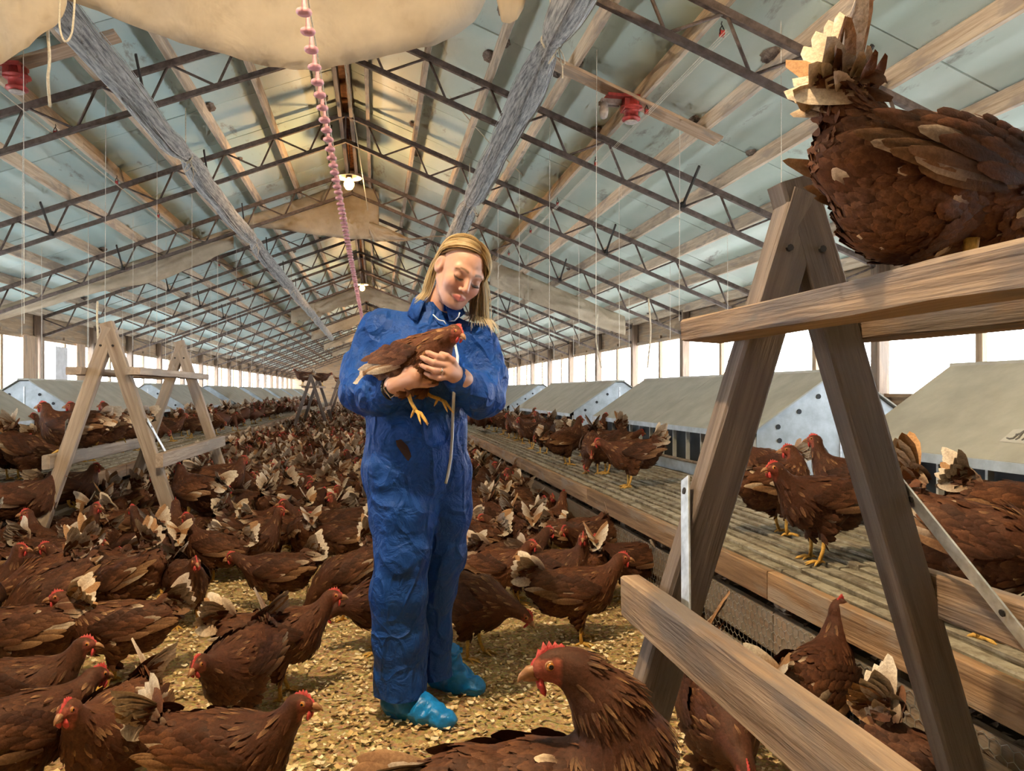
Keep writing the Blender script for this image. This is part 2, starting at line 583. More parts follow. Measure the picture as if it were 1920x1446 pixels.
for k in range(-2, NT):
    y = TY0 + TSP * k
    lab = TL[k] if 0 <= k < 5 else ('dusty far steel roof truss, %s counted from the front' % ORD[k] if k >= 5 else 'steel roof truss overhead behind the camera position')
    t = empty('roof_truss', (XC, y, ZRB), 0, lab, 'roof truss', 'far roof trusses' if k >= 5 else ('trusses behind the viewpoint' if k < 0 else None))
    chord_bars(t)
    if 0 <= k < 5:
        for m_ in wm: mobj('web', m_, t)
    else:
        tag(mobj('webs', wfm, t), kind='stuff')
    # small brace plates hanging at a few nodes
    for sg in (-1, 1):
        if k > 7 or k < 0: break
        for d in (PD[2] + 0.2, PD[5] + 0.2):
            x = XC + sg * d
            board('brace', (x, y - 0.02, zb(x) + 0.02), (x + 0.02, y - 0.42, zt(x) - 0.02), 0.02, 0.03, M_DARK, t)
            board('clip', (x, y - 0.05, zb(x) + 0.03), (x, y + 0.05, zb(x) + 0.03), 0.05, 0.06, M_DARK, t)

# ------------------------------------------------------------------ walls: boarded below, open above, posts between
ZS, ZH = 1.06, 2.16
for sg, side in ((-1, 'left'), (1, 'right')):
    x = XC + sg * HW
    wl = empty('wall_' + side, (x, 0, 0), 0, 'boarded %s barn wall with a bright open window strip' % side, 'wall', kind='structure')
    nb = 5
    for j in range(nb):
        z = ZS * (j + 0.5) / nb
        board('wall_board', (x, YB0, z), (x, YFAR, z), 0.03, ZS / nb - 0.008, W_WALL, wl)
    board('sill', (x - sg * 0.03, YB0, ZS), (x - sg * 0.03, YFAR, ZS), 0.14, 0.04, W_WALL, wl)
    board('header', (x, YB0, ZH + 0.26), (x, YFAR, ZH + 0.26), 0.04, 0.52, W_WALL, wl)
    board('header_rail', (x - sg * 0.04, YB0, ZH), (x - sg * 0.04, YFAR, ZH), 0.06, 0.07, W_WALL, wl)
    # unseen boarding added behind the viewpoint to block the window light there
    board('light_block_boarding', (x, YB0, (ZS + ZH) / 2), (x, -1.2, (ZS + ZH) / 2), 0.03, ZH - ZS + 0.1, W_WALL, wl)
    for k in range(-3, NT):
        y = TY0 + TSP * k
        board('post', (x - sg * 0.10, y, 0), (x - sg * 0.10, y, zb(x) + 0.5), 0.15, 0.15, W_POST, wl, up=(0, 1, 0), wob=0.002, seed=k % 3)
        board('stud', (x - sg * 0.03, y + TSP / 2, ZS), (x - sg * 0.03, y + TSP / 2, ZH + 0.1), 0.06, 0.09, W_WALL, wl, up=(0, 1, 0))
e = MB()
for (y, t) in ((YB0 - 0.05, 0.1), (YFAR + 0.05, 0.1)):
    b = MB(); b.add([(XC - HW - .5, y, 0), (XC + HW + .5, y, 0), (XC + HW + .5, y, zt(XC + HW + .5) + .2), (XC, y, zt(XC) + .25), (XC - HW - .5, y, zt(XC + HW + .5) + .2)], [(0, 1, 2, 3, 4)])
    tag(b.build('wall_back' if y < 0 else 'wall_front', W_WALL), 'boarded gable wall behind the camera' if y < 0 else 'boarded gable wall at the far end of the barn', 'wall', kind='structure')
# tan plywood sheets and a white board in the left window strip
for (px, w_, m_, lab, nm) in ((57, 0.62, W_TAN, 'tan plywood sheet standing in the left window strip beside the dark post', 'plywood_sheet'),
                             (115, 0.62, plain('white_board', (0.74, 0.76, 0.82), 0.6), 'white rectangular board in the left window strip beside the dark post', 'white_board'),
                             (152, 0.5, W_TAN, 'narrow tan plywood strip right of the white window board', 'plywood_sheet')):
    p = at_x(px, 690, XC - HW + 0.12)
    o = board(nm, (p.x, p.y, ZS + 0.03), (p.x, p.y, ZH - (0.12 if 'white' in nm else 0.0)), 0.015, w_, m_, None, up=(0, 1, 0))
    tag(o, lab, 'board')

# ------------------------------------------------------------------ slatted platforms
def platform(side):
    right = side == 'right'
    x0 = PXR if right else PXL
    x1 = NXR if right else NXL
    sg = 1 if right else -1
    root = empty('slatted_platform', (x0, 0, 0), 0, 'slatted wooden platform with droppings along the %s of the aisle' % side, 'platform')
    SEC = 2.44
    yN = gp(1488, 1068, PZ).y            # a joint of the fascia boards seen in the photograph
    ys = [yN + SEC * k for k in range(-3, 3)] + [yN + SEC * 7, yN + SEC * 12, yN + SEC * 20]
    ns = 13
    pitch = abs(x1 - x0) / ns
    for a, b in zip(ys[:-1], ys[1:]):
        g_ = 0.004
        for i in range(ns):
            x = x0 + sg * (pitch * (i + 0.5))
            o = board('slat', (x, a + g_, PZ - 0.02 + 0.004 * math.sin(i * 2.1)), (x, b - g_, PZ - 0.02 + 0.004 * math.sin(i * 1.3)), pitch - 0.035, 0.04, W_SLAT, root, wob=0.003 if b < 9 else 0, seed=i % 4)
            o.rotation_mode = 'QUATERNION' if False else o.rotation_mode
        board('fascia_board', (x0 - sg * 0.02, a + g_, PZ - 0.055), (x0 - sg * 0.02, b - g_, PZ - 0.055), 0.038, 0.105, W_FASC, root, seed=2)
        board('lower_board', (x0 + sg * 0.0, a + g_, 0.222), (x0 + sg * 0.0, b - g_, 0.222), 0.03, 0.15, W_LOW, root, seed=3)
        board('joist', (x0 + sg * 0.5, a, PZ - 0.09), (x0 + sg * 0.5, b, PZ - 0.09), 0.04, 0.09, W_OLD, root)
    y = ys[0]
    while y < 30:
        board('support_block', (x0 + sg * 0.03, y, 0), (x0 + sg * 0.03, y, PZ - 0.05), 0.04, 0.09, W_OLD, root, up=(0, 1, 0))
        y += 0.61
    board('toe_board', (x0, ys[0], 0.045), (x0, ys[-1], 0.045), 0.03, 0.09, W_LOW, root)
    dk = MB(); dk.box((sg * 0.52, 25, 0.345), (0.98, 62, 0.02)); dk.build('slat_gap_shade', M_DECK_SHADE, root)  # dark sheet added under the slats so the gaps read as shade
    d2 = MB()
    xa, xb = (x1 + sg * 1.15 - x0, XC + sg * (HW - 0.2) - x0)
    d2.box(((xa + xb) / 2, 25, PZ - 0.03), (abs(xb - xa), 62, 0.04))
    d2.build('rear_deck', W_SLAT, root)
    b3 = MB(); b3.box((sg * 0.16, 25, 0.17), (0.02, 62, 0.34)); b3.build('shade_backing', M_DECK_SHADE, root)  # dark sheet standing in for the shade behind the platform front
    # chicken wire stapled over the lower boards
    wq = MB(); s_ = 0.021
    yy0, yy1 = (1.4, 4.6) if right else (3.0, 6.0)
    rows = 9
    nC = int((yy1 - yy0) / (s_ * 1.732))
    for r_ in range(rows):
        for c_ in range(nC):
            cy_ = yy0 + (c_ + 0.5 * (r_ % 2)) * s_ * 1.732
            cz_ = 0.02 + r_ * s_ * 1.5
            pts = [(cy_ + s_ * math.cos(PI / 6 + PI / 3 * q), cz_ + s_ * math.sin(PI / 6 + PI / 3 * q)) for q in range(4)]
            for q in range(3):
                a_, b_ = pts[q], pts[q + 1]
                xw = -sg * 0.018
                wq.tube([(xw, a_[0], a_[1]), (xw, b_[0], b_[1])], 0.0011, 3, cap=False)
    tag(wq.build('chicken_wire', M_STRAP, root), kind='stuff')
    # drifts of grey dust and feathers caught in the gap
    du = MB(); r4 = random.Random(5 if right else 6)
    for q in range(420):
        yq = 1.2 + r4.random() * 9; zq = 0.300 + abs(r4.gauss(0, 0.012)); s2 = r4.uniform(0.006, 0.02)
        a1 = r4.random() * 6.28; t1 = r4.uniform(-0.6, 0.6)
        dxx = sg * r4.uniform(-0.012, 0.03)
        du.add([(dxx - s2 * math.cos(a1), yq - s2 * math.sin(a1), zq), (dxx + s2 * math.sin(a1) * .5, yq - s2 * math.cos(a1) * .5, zq + s2 * t1), (dxx + s2 * math.cos(a1), yq + s2 * math.sin(a1), zq + s2 * .4), (dxx - s2 * math.sin(a1) * .5, yq + s2 * math.cos(a1) * .5, zq + s2 * abs(t1))], [(0, 1, 2, 3)])
    tag(du.build('dust_drift', M_SOOT, root), kind='stuff')
    return root
platform('right'); platform('left')

# ------------------------------------------------------------------ nest boxes
NB_L, NB_P = 3.65, 4.75
def nest_box(x0, y0, sg, label, group, first):
    root = empty('nest_box', (x0, y0, PZ), 0, label, 'nest box', group)
    L_, Wd_ = NB_L, 1.2
    zf, zr = 0.40, 0.78
    def P(x, y, z): return (sg * x, y, z)
    def slab(name, quad, th, mat, par=root, nrm=(0, 0, 1)):
        n_ = Vector(nrm).normalized() * th
        b = MB(); v = [P(*q) for q in quad] + [P(q[0] + n_.x, q[1] + n_.y, q[2] + n_.z) for q in quad]
        b.add(v, [(0, 3, 2, 1), (4, 5, 6, 7), (0, 1, 5, 4), (1, 2, 6, 5), (2, 3, 7, 6), (3, 0, 4, 7)])
        return b.build(name, mat, par)
    # roof: two sheets per slope with a lap
    for (ya, yb) in ((-0.03, L_ / 2 - 0.002), (L_ / 2 + 0.002, L_ + 0.03)):
        slab('roof_panel', [(-0.06, ya, zf - 0.03), (-0.06, yb, zf - 0.03), (0.55, yb, zr), (0.55, ya, zr)], 0.012, M_NROOF)
        slab('roof_panel', [(0.65, ya, zr), (0.65, yb, zr), (1.26, yb, zf - 0.03), (1.26, ya, zf - 0.03)], 0.012, M_NROOF)
    slab('ridge_cap', [(0.54, -0.03, zr), (0.54, L_ + 0.03, zr), (0.66, L_ + 0.03, zr), (0.66, -0.03, zr)], 0.022, M_NROOF)
    slab('roof_trim', [(-0.068, -0.03, zf - 0.06), (-0.068, L_ + 0.03, zf - 0.06), (-0.056, L_ + 0.03, zf - 0.06), (-0.056, -0.03, zf - 0.06)], 0.04, M_GALV)
    for y in (0.0, L_ - 0.012):
        b = MB()
        pr = [(0, 0), (0, zf), (0.55, zr - 0.01), (0.65, zr - 0.01), (1.2, zf), (1.2, 0)]
        v = [P(x, y, z) for x, z in pr] + [P(x, y + 0.012, z) for x, z in pr]
        b.add(v, [(0, 1, 2, 3, 4, 5), (11, 10, 9, 8, 7, 6)] + [(i, i + 6, (i + 1) % 6 + 6, (i + 1) % 6) for i in range(6)])
        ep = b.build('end_panel', M_GALV, root)
        if y == 0.0 and first:
            for (hx, hz) in ((0.15, 0.42), (0.30, 0.52), (0.44, 0.62), (0.75, 0.62), (0.9, 0.52), (0.16, 0.33)):
                hb = MB(); Mh = Matrix.Translation(P(hx, -0.003, hz)) @ Matrix.Rotation(PI / 2, 4, 'X')
                hb.lathe([(0.017, 0), (0.017, 0.002)], Mh, 12)
                hb.build('vent_hole', M_BLACK, ep)
            sb = MB(); sb.box(P(0.6, -0.004, 0.36), (0.012, 0.008, 0.7)); sb.build('seam', M_STRAP, ep)
    slab('front_panel', [(-0.004, 0, 0), (-0.004, L_, 0), (0.008, L_, 0), (0.008, 0, 0)], 0.11, M_GALV)
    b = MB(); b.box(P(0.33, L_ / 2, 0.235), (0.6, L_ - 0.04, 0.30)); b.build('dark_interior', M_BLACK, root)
    b = MB(); b.box(P(1.19, L_ / 2, 0.2), (0.012, L_, 0.38)); b.build('back_panel', M_GALV, root)
    nd = 13
    dm = None
    for i in range(nd + 1):
        if dm is None:
            q = MB(); q.box((0, 0, 0.09), (0.03, 0.014, 0.25)); dm = q.mesh('divider', [M_DIV])
        o = mobj('divider', dm, root); o.location = P(-0.002, 0.015 + (L_ - 0.03) * i / nd, 0.14)
    b = MB(); b.tube([P(-0.09, 0.02, 0.12), P(-0.09, L_ - 0.02, 0.12)], 0.012, 8); b.build('perch_rail', W_OLD, root)
    return root
NL = {('r', 0): 'nearest grey nest box at the right edge of the picture', ('r', 1): 'grey nest box seen behind the near perch legs on the right',
      ('r', 2): 'second grey nest box behind the right perch, next to the hens on the slats', ('r', 3): 'third grey nest box right of the woman, just past her elbow',
      ('l', 0): 'left nest box standing beside the camera', ('l', 1): 'nest box at the left picture edge, only its roof corner in view', ('l', 2): 'left nest box with its blue-grey end panel behind the perch',
      ('l', 3): 'left nest box between the legs of the left perch frame'}
for k in range(0, 9):
    y = -0.05 + NB_P * k
    for s_, x0, sg in (('r', NXR, 1), ('l', NXL, -1)):
        lab = NL.get((s_, k), 'small far nest box, %s from the front in the %s row' % (ORD[k], 'right' if s_ == 'r' else 'left'))
        nest_box(x0, y, sg, lab, None if (s_, k) in NL else 'far nest boxes %s' % s_, k < 4)

# grey script mark printed on a pale plate on the nearest right roof
NBR = [o for o in bpy.data.objects if o.name.startswith('nest_box') and o.parent is None and o['label'].startswith('nearest grey')][0]
def roof_pt(px, py, lift=0.016):
    best = None
    for X in np.linspace(NXR - 0.06, NXR + 0.55, 300):
        p = at_x(px, py, X); zr_ = PZ + 0.37 + (X - NXR + 0.06) * (0.41 / 0.61)
        if best is None or abs(p.z - zr_) < best[0]: best = (abs(p.z - zr_), p, zr_)
    p = best[1]; return Vector((p.x, p.y, best[2] + lift)) - NBR.location
pl_ = MB(); pl_.add([roof_pt(1874, 834, .0145), roof_pt(1985, 846, .0145), roof_pt(1985, 806, .0145), roof_pt(1900, 812, .0145)], [(0, 1, 2, 3)])
plo = pl_.build('name_plate', plain('pale_print_ground', (0.46, 0.47, 0.45), 0.6), NBR)
for q, st in enumerate(([(1888, 829), (1893, 831), (1900, 830), (1907, 824), (1911, 820)], [(1904, 832), (1910, 829), (1916, 822), (1920, 818)], [(1916, 833), (1922, 829), (1928, 821)], [(1905, 822), (1912, 822), (1920, 816), (1930, 812)])):
    b = MB(); b.tube([roof_pt(*s_) for s_ in st], [0.0035] + [0.0045] * (len(st) - 2) + [0.002], 6); b.build('script_stroke', plain('grey_print', (0.13, 0.13, 0.13), 0.7), plo, True)
# ================================================================== things hanging under the roof
def canvas_mat():
    m, nt, bs = newmat('tan_canvas')
    v = coords(nt, (1, 1, 1), 'Object')
    n1 = noise(nt, v, 1.6, 5, 0.6)
    n2 = noise(nt, v, 9, 4, 0.6)
    c = ramp(nt, [(0.35, (0.50, 0.41, 0.30)), (0.65, (0.70, 0.60, 0.46))], n1)
    c = mix(nt, c, (0.75, 0.7, 0.62), ramp(nt, [(0.55, (0, 0, 0)), (0.75, (0.4,) * 3)], n2), 'MULTIPLY')
    nt.links.new(c, bs.inputs['Base Color'])
    bs.inputs['Roughness'].default_value = 0.8
    tr = nt.nodes.new('ShaderNodeBsdfTranslucent'); nt.links.new(c, tr.inputs[0])
    ms = nt.nodes.new('ShaderNodeMixShader'); ms.inputs[0].default_value = 0.35
    out = [n for n in nt.nodes if n.type == 'OUTPUT_MATERIAL'][0]
    nt.links.new(bs.outputs[0], ms.inputs[1]); nt.links.new(tr.outputs[0], ms.inputs[2]); nt.links.new(ms.outputs[0], out.inputs[0])
    bump(nt, bs, noise(nt, v, 3.0, 4, 0.6, 0.5), 0.5, 0.06)
    return m
M_CAN = canvas_mat()
def sheet(name, y, bottom, label, group=None, belly=0.25, seed=0, drop_top=0.0):
    """cloth hung across the barn from the roof; bottom = [(x, z)...] of its lower hem"""
    root = bpy.data.objects.new(name, None)
    b = MB(); nU, nV = 60, 14
    xs = [p[0] for p in bottom]; zs = [p[1] for p in bottom]
    V = []
    for j in range(nV + 1):
        t = j / nV
        for i in range(nU + 1):
            x = xs[0] + (xs[-1] - xs[0]) * i / nU
            z1 = float(np.interp(x, xs, zs))
            z0 = max(zt(x) - 0.02 - drop_top, z1 + 0.02)
            z = z0 + (z1 - z0) * t
            yy = y - belly * math.sin(PI * min(1, t * 0.9)) * (0.6 + 0.4 * mnoise.noise((x * 1.5, t * 2, seed)))
            yy += 0.07 * mnoise.noise((x * 2 + t * 2.5, t * 3, seed + 5)) + 0.025 * (1 - 2.4 * abs(mnoise.noise((x * 6 - t * 4, t * 2, seed + 15)))) + 0.14 * t * mnoise.noise((x * 1.2, 0.3, seed + 9))
            V.append((x, yy, z))
    Fc = [(j * (nU + 1) + i, j * (nU + 1) + i + 1, (j + 1) * (nU + 1) + i + 1, (j + 1) * (nU + 1) + i) for j in range(nV) for i in range(nU)]
    b.add(V, Fc)
    o = b.build(name, M_CAN, None, True)
    o.location = (0, 0, 0)
    sd = o.modifiers.new('thick', 'SOLIDIFY'); sd.thickness = 0.004
    tag(o, label, 'cloth sheet', group)
    bpy.data.objects.remove(root)
    return o
def pxline(pts, Y):
    out = []
    for (px, py) in pts:
        u = (px - 960) / F; Z = Y / (CT - u * ST)
        out.append((Z * (ST + u * CT), CAMH + (HOR - py) / F * Z))
    return sorted(out)
b1 = pxline([(110, -16), (170, 0), (240, 32), (330, 66), (450, 97), (520, 108), (600, 114), (680, 106), (745, 92), (815, 76), (860, 50), (892, 26), (912, -8), (930, -60)], 4.85)
sheet('canvas_sheet', 5.0, b1, 'large tan canvas sheet sagging across the roof peak at the top edge', belly=0.35, seed=1)
b0 = pxline([(-160, 150), (-60, 100), (0, 76), (40, 50), (80, 22), (98, 0), (104, -20)], 4.75)
sheet('canvas_sheet', 4.95, b0, 'piece of tan canvas sheet in the top left corner', belly=0.1, seed=2)
b0 = pxline([(938, -30), (944, -10), (950, 14), (966, 17), (980, 10), (990, -8), (996, -30)], 4.85)
sheet('canvas_sheet', 5.0, b0, 'small tan scrap of canvas at the top edge left of the right net roll', belly=0.02, seed=12)
def chordline(xa, xb, drop, n=40, seed=0, amp=0.16):
    return [(xa + (xb - xa) * i / n, zb(xa + (xb - xa) * i / n) - drop - amp * (1.3 * mnoise.noise((i * 0.37, seed, 0)) + 0.7 * mnoise.noise((i * 0.9, seed, 3))) - 0.12 * math.sin(PI * i / n) * (amp > 0.06)) for i in range(n + 1)]
Y4 = 14.15
sheet('canvas_sheet', Y4, [(-2.25, 4.02), (-1.9, 3.97), (-1.2, 3.90), (-0.41, 3.84), (0.05, 3.86)], 'orange-lit tan sheet left of the ridge below the nearer bulb', belly=0.22, seed=3)
sheet('canvas_sheet', Y4 - 0.1, [(-0.12, 3.95), (-0.02, 3.80), (0.5, 3.82), (1.0, 3.90), (1.5, 3.92)], 'tan sheet with a torn corner just above the head of the woman', belly=0.1, seed=4, drop_top=0.62)
sheet('canvas_sheet', Y4, [(-6.3, 2.24), (-5.08, 2.65), (-4.3, 2.86), (-3.65, 3.02), (-3.0, 3.30), (-2.45, 3.62)], 'long tan sheet strip sloping down to the left window wall', belly=0.1, seed=5, drop_top=0.12)
sheet('canvas_sheet', Y4 + 1.6, [(2.3, 3.30), (3.2, 2.95), (4.2, 2.62), (5.2, 2.30)], 'long pale sheet strip sloping down to the right window wall', belly=0.1, seed=6, drop_top=0.0)
for k, q in ((8, 0), (11, 1), (14, 2), (17, 3)):
    yk = TY0 + TSP * k - 0.2
    sheet('canvas_sheet', yk, chordline(-2.9, 2.4, 0.12, seed=20 + q), 'tan sheet lit by the farther bulb' if q == 0 else 'far tan sheet across the roof peak, %s behind the farther bulb' % ORD[q], None if q == 0 else 'far canvas sheets', belly=0.1, seed=10 + q)

# ------------------------------------------------------------------ rolled bird netting
def net_mat():
    m, nt, bs = newmat('grey_netting')
    v = coords(nt, (1, 1, 1), 'Object')
    n1 = noise(nt, v, 70, 3, 0.7)
    v2 = coords(nt, (60, 4, 60), 'Object')
    n2 = noise(nt, v2, 1.0, 4, 0.6)
    nt.links.new(ramp(nt, [(0.35, (0.16, 0.17, 0.18)), (0.62, (0.50, 0.50, 0.49))], n2), bs.inputs['Base Color'])
    bs.inputs['Roughness'].default_value = 0.9
    bump(nt, bs, n1, 0.8, 0.02)
    return m
M_NET = net_mat()
M_NETS = plain('netting_strand', (0.46, 0.46, 0.45), 0.8, 0, 0.3, 40)
def net_roll(px_top, py_top, ties, ya, yb, rad, label, seed):
    # height just under the bottom chords on the line seen in the photograph
    sl = (px_top - 705.0) / (HOR - py_top) / CT
    best = min(np.linspace(1.5, 4.4, 400), key=lambda z: abs((zb(sl * (z - CAMH)) - rad - 0.06) - z))
    x = sl * (best - CAMH); z = best
    root = empty('net_roll', (x, ya, z), 0, label, 'net roll')
    b = MB(); n = 20; V = []; Fc = []; m_ = int((yb - ya) / 0.12)
    rs = []
    for i in range(m_ + 1):
        y = ya + (yb - ya) * i / m_
        pin = min([abs(y - t) for t in ties] + [9])
        r = rad * (0.45 + 0.55 * min(1, (pin / 0.45)) ** 0.6) * (1 + 0.18 * mnoise.noise((y * 1.3, seed, 0)))
        sag = -0.06 * min(1, pin / 0.8) + 0.03 * mnoise.noise((y * 0.8, seed, 4))
        rs.append((y, r, sag))
        for j in range(n):
            a = 2 * PI * j / n
            q = r * (1 + 0.16 * mnoise.noise((math.cos(a) * 1.5, y * 0.7, math.sin(a) * 1.5 + seed)) + 0.05 * math.sin(7 * a + y * 0.5))
            V.append((q * math.cos(a), y - ya, sag + q * math.sin(a)))
    for i in range(m_):
        for j in range(n):
            a = i * n + j; c = i * n + (j + 1) % n
            Fc.append((a, c, c + n, a + n))
    b.add(V, Fc)
    b.build('netting', M_NET, root, True)
    st = MB(); r5 = random.Random(seed)
    for k in range(46):
        a0 = r5.random() * 2 * PI; tw = r5.uniform(-0.12, 0.12); off = r5.uniform(1.0, 1.10)
        i0 = r5.randrange(0, max(1, m_ - 60)); i1 = min(m_, i0 + r5.randrange(30, 90))
        pts = []
        for i in range(i0, i1, 2):
            y, r, sag = rs[i]; a = a0 + tw * (y - ya)
            q = r * off * (1 + 0.05 * mnoise.noise((y * 2, k, 0)))
            pts.append((q * math.cos(a), y - ya, sag + q * math.sin(a)))
        if len(pts) > 2: st.tube(pts, 0.0035, 3, cap=False)
    tag(st.build('loose_strands', M_NETS, root), kind='stuff')
    for t in ties:
        tb = MB()
        rp = [(0.065 * math.cos(a), t - ya + 0.02 * math.sin(3 * a), -0.0 + 0.065 * math.sin(a)) for a in np.linspace(0, 2 * PI, 17)]
        tb.tube(rp, 0.008, 5); tb.tube([(p[0], p[1] + 0.02, p[2]) for p in rp], 0.008, 5)
        lp = [(0.05 + 0.06 * math.sin(a), t - ya + 0.07 * math.cos(a), -0.08 - 0.09 * abs(math.sin(a))) for a in np.linspace(0, 2 * PI, 15)]
        tb.tube(lp, 0.005, 5)
        tb.tube([(0.06, t - ya, -0.06), (0.09, t - ya - 0.02, -0.2), (0.08, t - ya - 0.06, -0.3)], 0.005, 5)
        tb.tube([(0, t - ya, 0.06), (0.0, t - ya, zt(x) - z)], 0.006, 5)
        tb.build('twine_tie', M_ROPE, root, True)
    return root
net_roll(130, 0, [4.4, 9.1, 13.9, 20.0, 27.0], 3.0, 38.0, 0.112, 'long grey roll of netting tied under the left roof slope', 3)
net_roll(1058, 0, [5.6, 10.6, 16.5], 3.2, 24.0, 0.125, 'grey bundle of loose netting tied under the right roof slope', 8)

# ------------------------------------------------------------------ pink disc chain
cz = 2.69; cxn = -0.178 * (cz - CAMH)
root = empty('disc_chain', (cxn, 2.6, cz), 0, 'string of pink plastic discs running along the barn below the ridge', 'disc chain')
cb = MB(); cb.tube([(0.012, 0, 0.0), (0.012, 14.4, 0.0)], 0.0035, 5); cb.tube([(-0.01, 0, 0.008), (-0.01, 14.4, 0.008)], 0.003, 5); cb.build('cord', M_ROPE, root)
Md = Matrix.Rotation(-PI / 2, 4, 'X')
db = MB(); db.lathe([(0.010, -0.012), (0.025, -0.0115), (0.031, -0.006), (0.032, 0.0), (0.030, 0.006), (0.022, 0.011), (0.011, 0.014), (0.0085, 0.045), (0.010, 0.075), (0.006, 0.078)], None, 16)
dme = db.mesh('disc', [M_PINK], True)
for k in range(80):
    o = mobj('disc', dme, root); o.location = (0, 0.05 + k * 0.178, -0.07 + 0.003 * math.sin(k * 1.7))
    o.rotation_euler = (0.06 * math.sin(k * 2.3), 0, 0.05 * math.sin(k * 1.1))

# ------------------------------------------------------------------ warm lamps under the ridge
M_BULB = bpy.data.materials.new('glowing_bulb'); M_BULB.use_nodes = True; M_BULB.cycles.emission_sampling = 'NONE'
eb = M_BULB.node_tree.nodes['Principled BSDF']
eb.inputs['Emission Color'].default_value = (1.0, 0.50, 0.12, 1); eb.inputs['Emission Strength'].default_value = 9
eb.inputs['Base Color'].default_value = (1, 0.8, 0.5, 1)
M_SHADE = plain('white_lamp_shade', (0.8, 0.78, 0.72), 0.5)
def lamp(y, z, label, group=None, power=LAMP_W, col=(1.0, 0.58, 0.23)):
    root = empty('hanging_lamp', (XC + 0.02, y, z), 0, label, 'lamp', group)
    b = MB(); b.lathe([(0.006, -0.15), (0.045, -0.14), (0.072, -0.10), (0.078, -0.06), (0.055, -0.01), (0.022, 0.03)], None, 16); b.build('bulb', M_BULB, root, True)
    b = MB(); b.lathe([(0.02, 0.025), (0.022, 0.085), (0.012, 0.10)], None, 12); b.build('socket', M_DARK, root, True)
    b = MB(); b.lathe([(0.022, 0.06), (0.04, 0.055), (0.05, 0.02), (0.052, 0.021), (0.042, 0.06), (0.022, 0.066)], None, 20); b.build('collar', M_DARK, root, True)
    b = MB(); b.lathe([(0.03, 0.062), (0.12, 0.05), (0.185, 0.022), (0.187, 0.026), (0.12, 0.056), (0.03, 0.068)], None, 24); b.build('shade', M_SHADE, root, True)
    b = MB(); b.tube([(0, 0, 0.09), (0.01, 0.02, 0.3), (0, 0, zt(XC) - z + 0.05)], 0.006, 6); b.build('cord', M_DARK, root)
    ld = bpy.data.lights.new('lamp_light', 'POINT'); ld.energy = power; ld.color = col; ld.shadow_soft_size = 0.06
    lo = bpy.data.objects.new('lamp_light', ld); link(lo, root); lo.location = (0, 0, -0.175)
    return root
lamp(11.6, 4.22, 'glowing warm bulb under the ridge above the big middle of the barn, the nearer one')
lamp(22.6, 4.15, 'glowing warm bulb deeper in the barn, just left of the head of the woman')
lamp(1.3, 4.25, 'warm bulb under the ridge in front of the big canvas sheet, above the picture', None, LAMP_W * 5.2, (1.0, 0.74, 0.44))
for q, y in enumerate((33.6, 44.6, 55.6)): lamp(y, 4.15, 'tiny warm bulb far down the ridge, %s beyond the woman' % ORD[q], 'far bulbs')

# ------------------------------------------------------------------ winch boards, winches, pulleys
def roof_hit(px, py, dz=0.0):
    """where the ray through a pixel meets the plane of the purlin undersides"""
    best = min(np.linspace(2.5, 16, 2000), key=lambda Z: abs(at_depth(px, py, Z).z - zt(at_depth(px, py, Z).x) - dz))
    return at_depth(px, py, best)
def cross_board(px_a, py_a, px_b, py_b, wd, label):
    a_, b_ = roof_hit(px_a, py_a, 0.02), roof_hit(px_b, py_b, 0.02)
    y = (a_.y + b_.y) / 2
    zz = lambda x: zt(x) + 0.02
    o = board('winch_board', (a_.x, y, zz(a_.x)), (b_.x, y, zz(b_.x)), wd, 0.03, W_TAN, None)
    tag(o, label, 'board')
    return y
def winch(x, y, z, sg, label):
    root = empty('winch', (x, y, z), 0, label, 'winch')
    b = MB(); b.box((0, 0, -0.01), (0.22, 0.14, 0.02)); b.box((0.06, 0, -0.05), (0.10, 0.10, 0.08)); b.build('mount_bracket', M_RED, root)
    b = MB(); b.lathe([(0.055, -0.02), (0.058, -0.06), (0.075, -0.065), (0.078, -0.075), (0.05, -0.08), (0.045, -0.13), (0.06, -0.135), (0.062, -0.15), (0.03, -0.155)], Matrix.Translation((0.07, 0, 0)), 18); b.build('drum', M_RED, root, True)
    b = MB(); b.lathe([(0.04, 0.15), (0.043, 0.153), (0.043, 0.158), (0.02, 0.16)], Matrix.Translation((0.07, 0, -0.318)), 16); b.build('drum_cap', M_DUST, root, True)
    b = MB(); b.box((-0.07, 0, -0.035), (0.14, 0.035, 0.03)); b.box((-0.07, 0.05, -0.035), (0.14, 0.02, 0.03)); b.build('guide_arm', M_DUST, root)
    b = MB(); b.lathe([(0.025, 0.0), (0.03, -0.04), (0.03, -0.07), (0.022, -0.10), (0.005, -0.11)], Matrix.Translation((-0.12, 0, -0.045)), 14); b.build('motor_cap', M_DUST, root, True)
    return root
YW = cross_board(1025, 128, 1360, 255, 0.21, 'wooden board across the right roof slope carrying the red winch')
xw = roof_hit(1158, 190).x
winch(xw, YW, zt(xw), 1, 'red winch on the board under the right roof slope').scale = (1.4,) * 3
YW2 = cross_board(-60, 140, 225, 72, 0.21, 'wooden board across the left roof slope in the top left corner')
xw2 = roof_hit(25, 135).x
winch(xw2, YW2 - 0.1, zt(xw2), -1, 'red winch in the top left corner under the roof').scale = (1.4,) * 3
ta_, tb_ = roof_hit(1100, 5), roof_hit(1488, 172)
YE = (ta_.y + tb_.y) / 2
tl = [(ta_.x,), (tb_.x,)]
o = board('eyelet_batten', (tl[0][0], YE, zt(tl[0][0]) + 0.0), (tl[-1][0], YE, zt(tl[-1][0]) + 0.0), 0.06, 0.03, W_TAN)
eo = empty('eyelet_batten_root')
bpy.data.objects.remove(eo)
tag(o, 'narrow wooden batten with brass eyelets under the right roof slope', 'batten')
